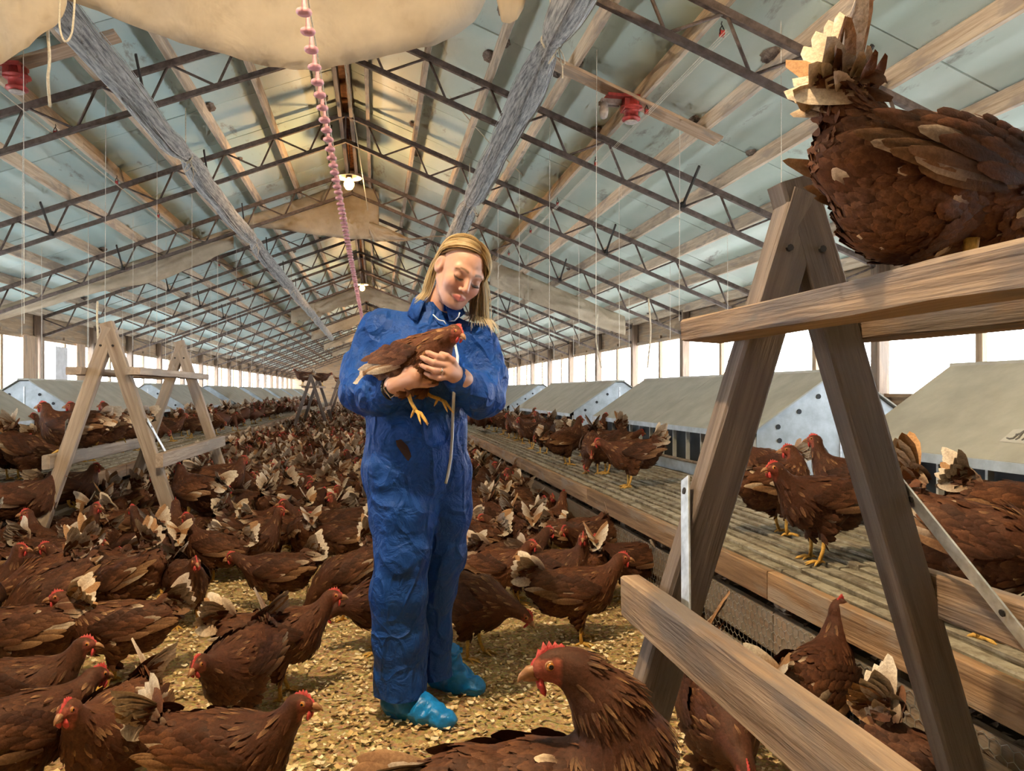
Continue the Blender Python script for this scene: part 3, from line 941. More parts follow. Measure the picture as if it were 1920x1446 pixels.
M_BRASS = plain('brass', (0.6, 0.45, 0.15), 0.35, 0.9)
for q in range(7):
    t = (q + 0.5) / 7
    me_b = MB(); me_b.lathe([(0.006, -0.002), (0.014, -0.003), (0.014, 0.003), (0.006, 0.004)], Matrix.Rotation(0, 4, 'X'), 12)
    e_ = me_b.build('eyelet', M_BRASS, o); e_.location = ((t - 0.5) * (Vector((tl[-1][0], 0, zt(tl[-1][0]))) - Vector((tl[0][0], 0, zt(tl[0][0])))).length, 0, -0.017)
pm1 = MB(); pm1.lathe([(0.012, -0.012), (0.028, -0.012), (0.022, -0.004), (0.022, 0.004), (0.028, 0.012), (0.012, 0.012)], Matrix.Rotation(PI / 2, 4, 'Y'), 14)
pw = pm1.mesh('wheel', [M_RED], True)
pm2 = MB(); pm2.tube([(0, 0, 0.09), (0.0, 0.012, 0.075), (0, 0, 0.06), (0.016, 0, 0.03), (0.016, 0, -0.005)], 0.004, 5); pm2.tube([(0, 0, 0.06), (-0.016, 0, 0.03), (-0.016, 0, -0.005)], 0.004, 5)
ph = pm2.mesh('hook', [M_DARK], True)
def pulley(x, y, z, label, group='red pulleys under the roof'):
    r_ = empty('pulley', (x, y, z), 0, label, 'pulley', group)
    mobj('wheel', pw, r_); mobj('hook', ph, r_)
    return r_
for sg, dd, side in ((1, PD[4], 'right'), (-1, PD[4], 'left')):
    x = XC + sg * dd + 0.04
    for k, y in enumerate((5.3, 6.9, 8.6, 10.5, 12.4, 14.5, 17.0, 20.0)):
        pulley(x, y, zt(x) - 0.06, 'small red pulley on the %s winch line, %s from the front' % (side, ORD[k]), 'red pulleys %s' % side)
    for q in range(3):
        b = MB(); xx = x + 0.012 * (q - 1)
        b.tube([(xx, 5.2, zt(x) - 0.08 - 0.01 * q), (xx, 10 + 5 * q, zt(x) - 0.085), (xx, 21.0, zt(x) - 0.08)], 0.003, 4)
        tag(b.build('winch_line', M_STRING), '%s of three thin winch lines along the %s purlin' % (('outermost', 'middle', 'innermost')[q], side), 'cord', 'winch lines %s' % side)
# vertical strings for the drinker lines
r6 = random.Random(4)
for side, xs in (('right', (1.95, 2.9, 4.3)), ('left', (-2.75, -3.7, -5.0))):
    for ix, x in enumerate(xs):
        for k in range(9):
            y = 4.8 + k * 1.9 + (0.4 if abs(x) > 2.8 else 0)
            if side == 'right' and x < 2.5 and y < 6: continue
            b = MB(); zz = 1.55 + 0.3 * r6.random() if abs(x) < 4.2 else 1.2
            b.tube([(x, y, zt(x) + PT), (x + r6.uniform(-.01, .01), y, zz)], 0.0028, 4)
            tag(b.build('drop_string', M_STRING), '%s string from the front in the %s hanging row under the %s roof slope' % (ORD[k], ('inner', 'middle', 'outer')[ix], side), 'string', 'strings %s' % side)
def rope(pts, r, label, cat='rope', mat=M_ROPE, group=None):
    b = MB(); P_ = [Vector(p) for p in pts]; out = []
    for i in range(len(P_) - 1):
        p0 = P_[max(i - 1, 0)]; p1 = P_[i]; p2 = P_[i + 1]; p3 = P_[min(i + 2, len(P_) - 1)]
        for t in np.linspace(0, 1, 7)[:-1]:
            out.append(0.5 * ((2 * p1) + (p2 - p0) * t + (2 * p0 - 5 * p1 + 4 * p2 - p3) * t * t + (3 * p1 - p0 - 3 * p2 + p3) * t ** 3))
    out.append(P_[-1])
    b.tube(out, r, 6)
    return tag(b.build('rope', mat, None, True), label, cat, group)
rope([at_depth(95, 20, 4.6), at_depth(90, 60, 4.6), at_depth(93, 110, 4.65), at_depth(90, 150, 4.7), at_depth(94, 200, 4.8)], 0.009, 'pale rope hanging in the top left beside the netting roll')
rope([at_depth(112, 0, 4.5), at_depth(112, 50, 4.5), at_depth(122, 78, 4.5), at_depth(135, 60, 4.5), at_depth(140, 0, 4.5)], 0.006, 'rope loop hanging at the top left end of the netting roll')
rope([at_depth(770, 85, 8.5), at_depth(920, 270, 10), at_depth(1090, 430, 13.0), at_depth(1220, 560, 17)], 0.007, 'pale rope stretched diagonally below the right roof slope')
rope([at_depth(1120, 590, 8.5), at_depth(1118, 640, 8.5), at_depth(1128, 690, 8.5)], 0.006, 'cable dangling in front of the right windows')
rope([at_depth(1216, 560, 7.5), at_depth(1220, 620, 7.5), at_depth(1216, 670, 7.5), at_depth(1214, 690, 7.5)], 0.008, 'cable hanging down a post of the right windows')
rope([at_depth(183, 565, 5.4), at_depth(182, 600, 5.4), at_depth(185, 660, 5.4), at_depth(182, 700, 5.4)], 0.007, 'pale rope hanging behind the apex of the left perch')
rope([at_depth(645, 115, 7.4), at_depth(665, 230, 9.0), at_depth(680, 330, 11.2), at_depth(690, 395, 13)], 0.006, 'pull cord sloping along the ridge to the nearer bulb')

# ------------------------------------------------------------------ perch A-frames
AZ, SP = 1.49, 0.315
RUNGS = ((1.226, 0.085, 0.047), (0.685, 0.045, 0.085), (0.285, 0.07, 0.05))
def rung_x(xc, sg, lev):
    z, wd, th = RUNGS[lev]
    return xc + sg * (SP * (AZ - z) + 0.038 + wd / 2)
def perch(xc, y0, y1, label, group=None, far=False, straps=True, leg=W_LEG, rail=W_RAIL):
    root = empty('perch_stand', (xc, y0, 0), 0, label, 'perch', group)
    lw, lt = 0.078, 0.06
    d = -1 if y1 < y0 else 1
    for y in (y0, y1):
        for sg in (-1, 1):
            dy = 0.0 if sg < 0 else -0.055
            a = (xc + sg * SP * AZ, y + dy * 0, 0.0); b = (xc - sg * 0.012, y + dy * 0, AZ + 0.03 * (sg > 0))
            board('leg', a, b, lt, lw, leg, root, up=(sg * 1.0, 0, SP), wob=0.0015, seed=3 if sg > 0 else 4)
            if not far:
                bo = MB(); bo.lathe([(0.007, -0.004), (0.007, 0.004)], Matrix.Translation((sg * SP * (AZ - 1.38), y - y0 - 0.034, 1.38)) @ Matrix.Rotation(PI / 2, 4, 'X'), 8); bo.build('bolt', M_DARK, root)
    for lev, (z, wd, th) in enumerate(RUNGS):
        for sg in (-1, 1):
            x = rung_x(xc, sg, lev)
            board('rung', (x, y0 - d * 0.09, z), (x, y1 + d * 0.10, z), wd, th, rail, root, wob=0.0025, seed=int(z * 10) + (sg > 0))
    if straps:
        for sg in (-1, 1):
            xa_ = xc + sg * (SP * (AZ - 0.93) + 0.05); xb_ = rung_x(xc, sg, 1) - sg * 0.027
            s = board('brace_strap', (xa_, y0 - 0.02 * d, 0.93), (xb_, y0 + d * (0.13 if sg < 0 else 0.26), 0.66), 0.004, 0.032, M_STRAP, root, up=(0, 1, 0))
            for e_ in (-1, 1):
                bo = MB(); bo.lathe([(0.007, -0.004), (0.007, 0.004)], Matrix.Rotation(PI / 2, 4, 'X'), 8)
                q = bo.build('screw', M_DARK, s); q.location = (e_ * 0.13, 0, 0)
    return root
PXN, PYN = 0.826, 1.42
perch(PXN, PYN, -0.95, 'large weathered wooden A-frame perch at the right front of the picture')
PXF, PYF = -1.60, 5.05
perch(PXF, PYF, 6.8, 'pale wooden A-frame perch standing at the left of the aisle', leg=W_PALE, rail=W_PALE)
perch(-1.55, 19.2, 21.5, 'small distant A-frame perch in the flock left of the woman', straps=False, far=True)
perch(-1.2, 25.6, 27.8, 'far A-frame perch half hidden by the elbow of the woman', straps=False, far=True)
# ================================================================== implicit surfaces -> meshes
def V3(*a): return np.array(a, float)
def sd_cone(P, a, b, ra, rb, sq=None):
    """capsule with changing radius; sq = (axis unit vector, factor) flattens it along that axis"""
    a = np.asarray(a, float); b = np.asarray(b, float)
    ba = b - a
    h = np.clip(((P - a) @ ba) / max(1e-12, ba @ ba), 0, 1)
    d = P - a - h[..., None] * ba
    if sq is not None:
        ax = np.asarray(sq[0], float)
        d = d + (d @ ax)[..., None] * ax * (1.0 / sq[1] - 1.0)
    return np.sqrt((d * d).sum(-1)) - (ra + (rb - ra) * h)
def sd_ell(P, c, r, Rm=None):
    q = P - np.asarray(c, float)
    if Rm is not None: q = q @ Rm
    r = np.asarray(r, float)
    k0 = np.sqrt(((q / r) ** 2).sum(-1)); k1 = np.sqrt(((q / (r * r)) ** 2).sum(-1)) + 1e-9
    return k0 * (k0 - 1.0) / k1
def smin(a, b, k):
    h = np.clip(0.5 + 0.5 * (b - a) / k, 0, 1)
    return b + (a - b) * h - k * h * (1 - h)
def smax(a, b, k): return -smin(-a, -b, k)
def roty(a):
    c, s = math.cos(a), math.sin(a)
    return np.array([(c, 0, s), (0, 1, 0), (-s, 0, c)])
def rotx(a):
    c, s = math.cos(a), math.sin(a)
    return np.array([(1, 0, 0), (0, c, -s), (0, s, c)])
def rotz(a):
    c, s = math.cos(a), math.sin(a)
    return np.array([(c, -s, 0), (s, c, 0), (0, 0, 1)])

def surf(f, lo, hi, h):
    """surface nets"""
    lo = np.asarray(lo, float); hi = np.asarray(hi, float)
    n = np.ceil((hi - lo) / h).astype(int) + 1
    ax = [lo[i] + h * np.arange(n[i]) for i in range(3)]
    vals = np.empty(tuple(n), np.float64)
    for i0 in range(0, n[0], 24):
        G = np.stack(np.meshgrid(ax[0][i0:i0 + 24], ax[1], ax[2], indexing='ij'), -1)
        vals[i0:i0 + 24] = f(G.reshape(-1, 3)).reshape(G.shape[:3])
    ins = vals < 0
    cn = n - 1
    acc = np.zeros((cn.prod(), 3)); cnt = np.zeros(cn.prod())
    def cid(i, j, k): return (i * cn[1] + j) * cn[2] + k
    quads = []
    for axis in range(3):
        sl0 = [slice(None)] * 3; sl1 = [slice(None)] * 3
        sl0[axis] = slice(0, -1); sl1[axis] = slice(1, None)
        cr = ins[tuple(sl0)] != ins[tuple(sl1)]
        I = np.argwhere(cr)
        a2, a3 = (axis + 1) % 3, (axis + 2) % 3
        ok = (I[:, a2] > 0) & (I[:, a3] > 0) & (I[:, a2] < n[a2] - 1) & (I[:, a3] < n[a3] - 1)
        I = I[ok]
        J = I.copy(); J[:, axis] += 1
        v0 = vals[I[:, 0], I[:, 1], I[:, 2]]; v1 = vals[J[:, 0], J[:, 1], J[:, 2]]
        t = v0 / (v0 - v1)
        p = lo + h * (I + t[:, None] * (J - I))
        ids = []
        for d2, d3 in ((-1, -1), (0, -1), (0, 0), (-1, 0)):
            c = I.copy(); c[:, a2] += d2; c[:, a3] += d3
            q = cid(c[:, 0], c[:, 1], c[:, 2]); ids.append(q)
            np.add.at(acc, q, p); np.add.at(cnt, q, 1)
        q = np.stack(ids, 1)
        fl = ~ins[I[:, 0], I[:, 1], I[:, 2]]
        q[fl] = q[fl][:, ::-1]
        quads.append(q)
    Q = np.concatenate(quads)
    used = np.unique(Q)
    remap = np.full(cn.prod(), -1); remap[used] = np.arange(len(used))
    return acc[used] / cnt[used][:, None], remap[Q]

def grad(f, P, e=0.0015):
    g = np.stack([f(P + np.eye(3)[i] * e) - f(P - np.eye(3)[i] * e) for i in range(3)], -1)
    return g / (np.linalg.norm(g, axis=-1, keepdims=True) + 1e-12)

# ------------------------------------------------------------------ feathers
def feathers(mb, P, D, Nn, L, W, C0, C1, m=0, lift=0.15, curl=0.0, seg=3):
    """leaf shaped feathers: roots P, directions D, surface normals Nn, lengths L, half widths W, root and tip colours"""
    P = np.asarray(P, float); k = len(P)
    if k == 0: return
    D = D - (D * Nn).sum(-1, keepdims=True) * Nn
    D = D / (np.linalg.norm(D, axis=-1, keepdims=True) + 1e-9)
    S = np.cross(Nn, D)
    L = np.broadcast_to(L, (k,)); W = np.broadcast_to(W, (k,)); lift = np.broadcast_to(lift, (k,)); curl = np.broadcast_to(curl, (k,))
    ts = np.linspace(0, 1, seg + 1)
    wp = {2: [0.5, 1.0, 0.35], 3: [0.45, 0.95, 1.0, 0.38], 4: [0.4, 0.85, 1.0, 0.95, 0.40]}[seg]
    V = np.zeros((k, 3 * (seg + 1), 3)); C = np.zeros_like(V)
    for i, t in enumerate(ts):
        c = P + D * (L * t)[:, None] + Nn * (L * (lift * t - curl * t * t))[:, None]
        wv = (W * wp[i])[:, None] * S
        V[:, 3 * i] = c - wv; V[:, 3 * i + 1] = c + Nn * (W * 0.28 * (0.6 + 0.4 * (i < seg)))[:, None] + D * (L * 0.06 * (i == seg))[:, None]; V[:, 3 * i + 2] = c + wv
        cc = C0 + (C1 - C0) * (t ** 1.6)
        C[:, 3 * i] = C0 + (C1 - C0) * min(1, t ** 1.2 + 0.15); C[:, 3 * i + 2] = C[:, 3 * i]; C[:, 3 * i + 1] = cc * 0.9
    fs = []
    nv = 3 * (seg + 1)
    tmpl = []
    for i in range(seg):
        a = 3 * i
        tmpl += [(a, a + 1, a + 4, a + 3), (a + 1, a + 2, a + 5, a + 4)]
    T = np.array(tmpl)
    Fc = (T[None] + (np.arange(k) * nv)[:, None, None]).reshape(-1, 4)
    mb.add(V.reshape(-1, 3), Fc.tolist(), C.reshape(-1, 3), m)

def plumage_mat():
    m, nt, bs = newmat('chestnut_plumage')
    at = nt.nodes.new('ShaderNodeAttribute'); at.attribute_name = 'Col'
    v = coords(nt, (1, 1, 1), 'Object')
    n1 = noise(nt, v, 160, 3, 0.7)
    n2 = noise(nt, v, 14, 3, 0.6)
    c = mix(nt, at.outputs['Color'], (0.55, 0.5, 0.48), ramp(nt, [(0.42, (0.55,) * 3), (0.6, (0, 0, 0))], n1), 'MULTIPLY')
    c = mix(nt, c, (0.72, 0.66, 0.62), ramp(nt, [(0.4, (0.6,) * 3), (0.6, (0, 0, 0))], n2), 'MULTIPLY')
    oi = nt.nodes.new('ShaderNodeObjectInfo')
    c = mix(nt, c, ramp(nt, [(0, (0.78, 0.72, 0.7)), (0.5, (1, 1, 1)), (1, (1.22, 1.15, 1.05))], oi.outputs['Random']), 1.0, 'MULTIPLY')
    nt.links.new(c, bs.inputs['Base Color'])
    bs.inputs['Roughness'].default_value = 0.62
    bs.inputs['Specular IOR Level'].default_value = 0.2
    bump(nt, bs, n1, 0.35, 0.003)
    return m
M_PLU = plumage_mat()
M_YEL = plain('yellow_shank_skin', (0.62, 0.36, 0.07), 0.55, 0, 0.22, 120, 0.3)
M_BEAK = plain('horn_beak', (0.36, 0.18, 0.085), 0.45, 0, 0.3, 60)
M_COMB = plain('red_comb_skin', (0.50, 0.045, 0.04), 0.5, 0, 0.25, 150, 0.3)
M_IRIS = plain('orange_iris', (0.55, 0.22, 0.04), 0.15, 0, 0.1)
M_PUPIL = plain('black_pupil', (0.006, 0.005, 0.005), 0.08, 0, 0.1)
HENMATS = [M_PLU, M_YEL, M_BEAK, M_COMB, M_IRIS, M_PUPIL]

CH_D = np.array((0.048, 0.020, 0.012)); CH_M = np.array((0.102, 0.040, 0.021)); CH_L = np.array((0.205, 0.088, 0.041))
TAN_ = np.array((0.48, 0.28, 0.14)); CREAM = np.array((0.74, 0.62, 0.48)); WHITE = np.array((0.82, 0.76, 0.66))

BODY_C = V3(0, 0, 0.205)
class Hen:
    """a hen in its own frame: +X forward, +Z up, feet at the origin"""
    def __init__(s, pitch=0.0, neck=None, head=None, hyaw=0.0, hpitch=0.0, tail=38, spread=1.0, legs='stand', fluff=1.0, footx=0.0):
        s.footx = footx
        s.pitch, s.tail, s.spread, s.legs, s.fluff = pitch, tail, spread, legs, fluff
        s.Rb = roty(-pitch)                     # positive pitch lifts the breast
        s.neck = neck
        s.head = np.asarray(head, float)
        s.HR = rotz(hyaw) @ roty(-hpitch)       # head frame columns: forward, side, up
    def b(s, p): return (np.asarray(p, float) - BODY_C) @ s.Rb.T + BODY_C
    def bd(s, d): return np.asarray(d, float) @ s.Rb.T
    def body_sdf(s, P):
        q = (P - BODY_C) @ s.Rb + BODY_C
        d = sd_ell(q, (0.050, 0, 0.205), (0.088, 0.074, 0.088))
        d = smin(d, sd_ell(q, (-0.03, 0, 0.218), (0.120, 0.083, 0.084)), 0.03)
        d = smin(d, sd_ell(q, (-0.125, 0, 0.228), (0.08, 0.062, 0.062)), 0.03)
        d = smin(d, sd_ell(q, (-0.075, 0, 0.170), (0.085, 0.062 * s.fluff, 0.058 * s.fluff)), 0.03)
        d = smin(d, sd_cone(q, (-0.13, 0, 0.245), (-0.20, 0, 0.245 + 0.07 * math.tan(R(min(s.tail, 60)))), 0.048, 0.016), 0.03)
        if s.legs == 'stand':
            for sg in (-1, 1):
                d = smin(d, sd_cone(P, (-0.005, sg * 0.043, 0.165), (0.004, sg * 0.043, 0.088), 0.047, 0.015), 0.02)
        elif s.legs == 'dangle':
            for sg in (-1, 1):
                d = smin(d, sd_cone(P, (-0.02, sg * 0.043, 0.165), (0.0, sg * 0.05, 0.10), 0.045, 0.016), 0.02)
        return d
    def neck_sdf(s, P):
        d = None
        pts = s.neck
        for (a, c) in zip(pts[:-1], pts[1:]):
            e = sd_cone(P, a[:3], c[:3], a[3], c[3])
            d = e if d is None else smin(d, e, 0.012)
        hd = sd_ell(P, s.head, (0.031, 0.0205, 0.0225), s.HR)
        d = smin(d, hd, 0.016)
        d = smin(d, sd_ell(P, s.head + s.HR @ V3(0.019, 0, -0.004), (0.019, 0.014, 0.014), s.HR), 0.01)
        return d
    def sdf(s, P): return smin(s.body_sdf(P), s.neck_sdf(P), 0.03)
    def flow(s, P):
        """direction a feather at P lies in: down the neck, then back along the body"""
        path = [s.head] + [np.array(p[:3]) for p in s.neck[::-1]] + [s.b((-0.02, 0, 0.23)), s.b((-0.12, 0, 0.235)), s.b((-0.21, 0, 0.26))]
        best = np.full(len(P), 1e9); out = np.zeros_like(P)
        for a, c in zip(path[:-1], path[1:]):
            ba = c - a
            t = np.clip(((P - a) @ ba) / max(1e-9, ba @ ba), 0, 1)
            d = np.linalg.norm(P - a - t[:, None] * ba, axis=1)
            m = d < best
            best[m] = d[m]; out[m] = ba / (np.linalg.norm(ba) + 1e-9)
        out[:, 2] -= 0.12
        return out
    def isneck(s, P): return s.neck_sdf(P) < s.body_sdf(P) + 0.016

def hen_parts(H, res=0.0085, nf=900, seed=0, tone=1.0, detail=True, hk=1.0):
    """returns {part name: MB} in the hen's frame; material slots follow HENMATS"""
    g = np.random.default_rng(seed)
    out = {}
    hp = np.array([p[:3] for p in H.neck] + [H.head])
    lo = np.minimum(hp.min(0) - 0.06, (-0.27, -0.12, 0.05)); hi = np.maximum(hp.max(0) + 0.06, (0.17, 0.12, 0.34))
    V, Q = surf(H.sdf, lo, hi, res)
    nrm = grad(H.sdf, V)
    hl = (V - H.head) @ H.HR                         # head-local coordinates
    face = (np.linalg.norm(hl / V3(1, .8, 1), axis=1) < 0.043) & (hl[:, 0] > 0.001) & (hl[:, 2] < 0.012)
    C = np.tile(CH_M * tone, (len(V), 1)) * g.uniform(0.85, 1.1, (len(V), 1))
    C[face] = np.array((0.30, 0.085, 0.055)) * g.uniform(0.8, 1.15, (face.sum(), 1))
    bodyMB = MB(); bodyMB.add(V, Q.tolist(), C, 0)
    # body feathers
    A = V[Q]; ar = np.linalg.norm(np.cross(A[:, 2] - A[:, 0], A[:, 3] - A[:, 1]), axis=1)
    pk = g.choice(len(Q), nf, p=ar / ar.sum())
    uv = g.random((nf, 2))
    P = (A[pk, 0] * ((1 - uv[:, :1]) * (1 - uv[:, 1:])) + A[pk, 1] * (uv[:, :1] * (1 - uv[:, 1:])) + A[pk, 2] * (uv[:, :1] * uv[:, 1:]) + A[pk, 3] * ((1 - uv[:, :1]) * uv[:, 1:]))
    hl = (P - H.head) @ H.HR
    fm = (np.linalg.norm(hl, axis=1) < 0.048) & (hl[:, 0] > -0.006) & (hl[:, 2] < 0.016)
    P = P[~fm & (P[:, 2] > -1)]
    n_ = grad(H.sdf, P); D = H.flow(P) + g.normal(0, 0.12, P.shape)
    ne = H.isneck(P)
    ho = np.linalg.norm(P - H.head, axis=1) < 0.035
    L = np.where(ne, g.uniform(0.028, 0.046, len(P)), g.uniform(0.026, 0.042, len(P))); L[ho] = g.uniform(0.010, 0.016, ho.sum())
    Wd = np.where(ne, g.uniform(0.0035, 0.006, len(P)), g.uniform(0.009, 0.0135, len(P))); Wd[ho] = 0.003
    L[ne] *= 0.5 + 0.5 * hk; Wd[ne] *= hk; L[~ne] *= 0.6 + 0.4 * hk; Wd[~ne] *= 0.5 + 0.5 * hk
    mixv = g.random((len(P), 1))
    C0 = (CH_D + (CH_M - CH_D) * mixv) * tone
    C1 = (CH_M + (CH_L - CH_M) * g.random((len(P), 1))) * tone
    gold = ne & (g.random(len(P)) < 0.22)
    C1[gold] = (TAN_ * g.uniform(0.6, 1.0, (gold.sum(), 1))) * tone
    low = (~ne) & (P[:, 2] < 0.19)
    C1[low] = C1[low] * 0.9 + TAN_ * 0.05
    wh = (~ne) & (g.random(len(P)) < 0.015)
    C1[wh] = CREAM
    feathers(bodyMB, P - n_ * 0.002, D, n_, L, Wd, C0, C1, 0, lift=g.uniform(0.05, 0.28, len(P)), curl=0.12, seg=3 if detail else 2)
    out['body'] = bodyMB
    # wings
    for sg in (-1, 1):
        wb = MB()
        rows = []
        def side_pt(x, z):
            y = np.linspace(0.14, 0.0, 60)
            q = np.stack([np.full(60, x), sg * y, np.full(60, z)], -1)
            d = H.body_sdf(H.b(q))
            i = int(np.argmax(d < 0.004)) if (d < 0.004).any() else 59
            return q[i]
        Ps, Ls, Ws, c0, c1, lf = [], [], [], [], [], []
        for r_, (xs, xe, z0, z1, n, ln, wd, ca, cb_) in enumerate((
            (0.00, -0.085, 0.190, 0.232, 7, 0.125, 0.0125, CH_M * 0.8, TAN_ * 0.8),     # flight feathers
            (0.035, -0.10, 0.205, 0.262, 8, 0.085, 0.0125, CH_D * 1.1, CH_L),
            (0.055, -0.08, 0.215, 0.272, 9, 0.052, 0.0130, CH_D, CH_L),
            (0.070, -0.05, 0.222, 0.280, 9, 0.040, 0.0125, CH_D, CH_M),
            (0.080, 0.00, 0.232, 0.276, 6, 0.034, 0.0115, CH_D, CH_M))):
            for i in range(n):
                t = i / (n - 1)
                Ps.append(side_pt(xs + (xe - xs) * t, z0 + (z1 - z0) * t) + V3(0, sg * (0.010 - 0.001 * r_ + 0.003 * r_), 0))
                Ls.append(ln * g.uniform(0.9, 1.1)); Ws.append(wd)
                k_ = g.uniform(0.75, 1.2)
                c0.append(ca * k_ * tone)
                ct = cb_ * g.uniform(0.7, 1.1) * tone
                if r_ == 0 and g.random() < 0.22: ct = CREAM
                if r_ == 1 and g.random() < 0.08: ct = CREAM * 0.9
                c1.append(ct); lf.append(0.02 + 0.02 * r_)
        Ps = np.array(Ps)
        nn = grad(lambda q: H.body_sdf(H.b(q)), Ps)
        nn[:, 1] += sg * 0.5; nn /= np.linalg.norm(nn, axis=1, keepdims=True)
        DD = np.tile(V3(-1, -sg * 0.10, 0.10), (len(Ps), 1)) + g.normal(0, 0.04, Ps.shape)
        feathers(wb, H.b(Ps), H.bd(DD), H.bd(nn), np.array(Ls), np.array(Ws), np.array(c0), np.array(c1), 0, lift=np.array(lf), curl=0.05, seg=4 if detail else 3)
        out['wing' if sg < 0 else 'wing.L'] = wb
    # tail: two tented ranks of broad quills with pale ragged ends
    tb = MB()
    Ps, Ds, Ns, Ls, Ws, c0, c1 = [], [], [], [], [], [], []
    ta = R(H.tail)
    for sg in (-1, 1):
        for i in range(7):
            t = i / 6
            a = ta + 0.42 * H.spread * (0.5 - t) * 1.3
            fan = sg * (0.06 + 0.30 * t * H.spread)
            Ps.append(V3(-0.165, sg * (0.006 + 0.022 * t), 0.262 - 0.030 * t + 0.06 * math.tan(min(ta, 1.0))))
            Ds.append(V3(-math.cos(a) * math.cos(fan), math.sin(fan), math.sin(a)))
            Ns.append(V3(-math.sin(a) * 0.5, sg * 1.0, math.cos(a) * 0.75))
            Ls.append((0.118 - 0.026 * t) * g.uniform(0.88, 1.1)); Ws.append(g.uniform(0.018, 0.025))
            c0.append(TAN_ * g.uniform(0.55, 0.9) * tone); c1.append((WHITE if g.random() < 0.8 else TAN_) * g.uniform(0.85, 1.08))
    for i in range(60 if detail else 18):          # coverts
        sg = g.choice((-1, 1)); a = ta + g.uniform(-0.7, 0.35)
        Ps.append(V3(-0.15 + g.uniform(-0.02, 0.02), sg * g.uniform(0.0, 0.04), 0.262 + 0.05 * math.tan(min(ta, 1.0)) + g.uniform(-0.045, 0.015)))
        Ds.append(V3(-math.cos(a), sg * 0.25, math.sin(a))); Ns.append(V3(-0.3, sg * 0.8, 0.5))
        Ls.append(g.uniform(0.05, 0.085)); Ws.append(g.uniform(0.010, 0.016))
        c0.append(CH_M * g.uniform(0.7, 1.2) * tone); c1.append((CH_L if g.random() < 0.5 else CREAM * 0.9) * g.uniform(0.8, 1.1))
    Ns = np.array(Ns); Ns /= np.linalg.norm(Ns, axis=1, keepdims=True)
    feathers(tb, H.b(np.array(Ps)), H.bd(np.array(Ds)), H.bd(Ns), np.array(Ls), np.array(Ws), np.array(c0), np.array(c1), 0, lift=0.0, curl=0.10, seg=4 if detail else 3)
    out['tail'] = tb
    # head furniture
    T = lambda p: H.head + H.HR @ V3(*p)
    MX = Matrix.Identity(4)
    for i in range(3):
        for j in range(3): MX[i][j] = H.HR[i, j]
    MX.translation = Vector(H.head)
    bk = MB()
    bk.tube([T((0.026, 0, -0.003)), T((0.040, 0, -0.004)), T((0.050, 0, -0.009)), T((0.056, 0, -0.016))], [0.0095, 0.0075, 0.0045, 0.001], 8, None, 2)
    bk.tube([T((0.026, 0, -0.011)), T((0.040, 0, -0.0125)), T((0.048, 0, -0.0145))], [0.0075, 0.0055, 0.001], 8, None, 2)
    out['beak'] = bk
    cb = MB()
    xs = np.linspace(-0.012, 0.036, 13); top = [0.0165 + 0.003 * math.sin(PI * i / 12) + (0.0075 if i % 2 else 0.0) * math.sin(PI * (i + 1) / 14) for i in range(13)]
    bot = [0.017 - 0.016 * max(0, (x - 0.016) / 0.02) for x in xs]
    v = []
    for sgn in (-1, 1):
        for i in range(13): v.append(T((xs[i], sgn * 0.0032, bot[i])))
        for i in range(13): v.append(T((xs[i], sgn * 0.0012, bot[i] + (top[i] - 0.012) * (1.0 - 0.25 * (i > 9)))))
    f = []
    for i in range(12):
        f += [(i, i + 1, 13 + i + 1, 13 + i), (26 + i, 39 + i, 39 + i + 1, 26 + i + 1), (13 + i, 13 + i + 1, 39 + i + 1, 39 + i)]
    f += [(0, 13, 39, 26), (12, 38, 51, 25)]
    cb.add(v, f, None, 3)
    out['comb'] = cb
    wt = MB()
    for sg in (-1, 1):
        wt.tube([T((0.026, sg * 0.007, -0.012)), T((0.026, sg * 0.0085, -0.021)), T((0.024, sg * 0.009, -0.030)), T((0.022, sg * 0.008, -0.036))], [0.004, 0.0075, 0.0075, 0.002], 7, None, 3, flat=0.6)
    out['wattles'] = wt
    ey = MB()
    for sg in (-1, 1):
        c = T((0.0125, sg * 0.0165, 0.0035))
        Me = Matrix.Translation(Vector(c)) @ MX.to_3x3().to_4x4() @ Matrix.Rotation(-sg * PI / 2, 4, 'X')
        ey.lathe([(0.0078, -0.003), (0.0076, 0.0003), (0.0058, 0.0010)], Me, 14, None, 2)
        ey.lathe([(0.0060, -0.002), (0.0056, 0.0014), (0.0040, 0.0030)], Me, 12, None, 4)
        ey.lathe([(0.0034, 0.0026), (0.0032, 0.0036), (0.0016, 0.0044)], Me, 10, None, 5)
    out['eyes'] = ey
    # legs
    def foot(mb, ank, base, fwd, sp=1.0, dn=0.0):
        mb.tube([ank + V3(0, 0, 0.02), ank, (ank + base) / 2 + V3(-0.003, 0, 0), base + V3(0, 0, 0.007)], [0.011, 0.0085, 0.0065, 0.0075], 8, None, 1)
        f = np.asarray(fwd, float); f /= np.linalg.norm(f); sdv = np.cross(V3(0, 0, 1), f)
        for a, ln in ((0.0, 0.052), (0.55 * sp, 0.043), (-0.55 * sp, 0.043), (PI, 0.024)):
            d = f * math.cos(a) + sdv * math.sin(a)
            p0 = base + V3(0, 0, 0.006)
            mb.tube([p0, p0 + d * ln * 0.45 + V3(0, 0, 0.004 + dn * 0.3), p0 + d * ln * 0.85 + V3(0, 0, -0.001 + dn), p0 + d * (ln * 1.12) + V3(0, 0, -0.005 + dn * 1.4)], [0.0062, 0.0055, 0.0042, 0.0012], 6, None, 1)
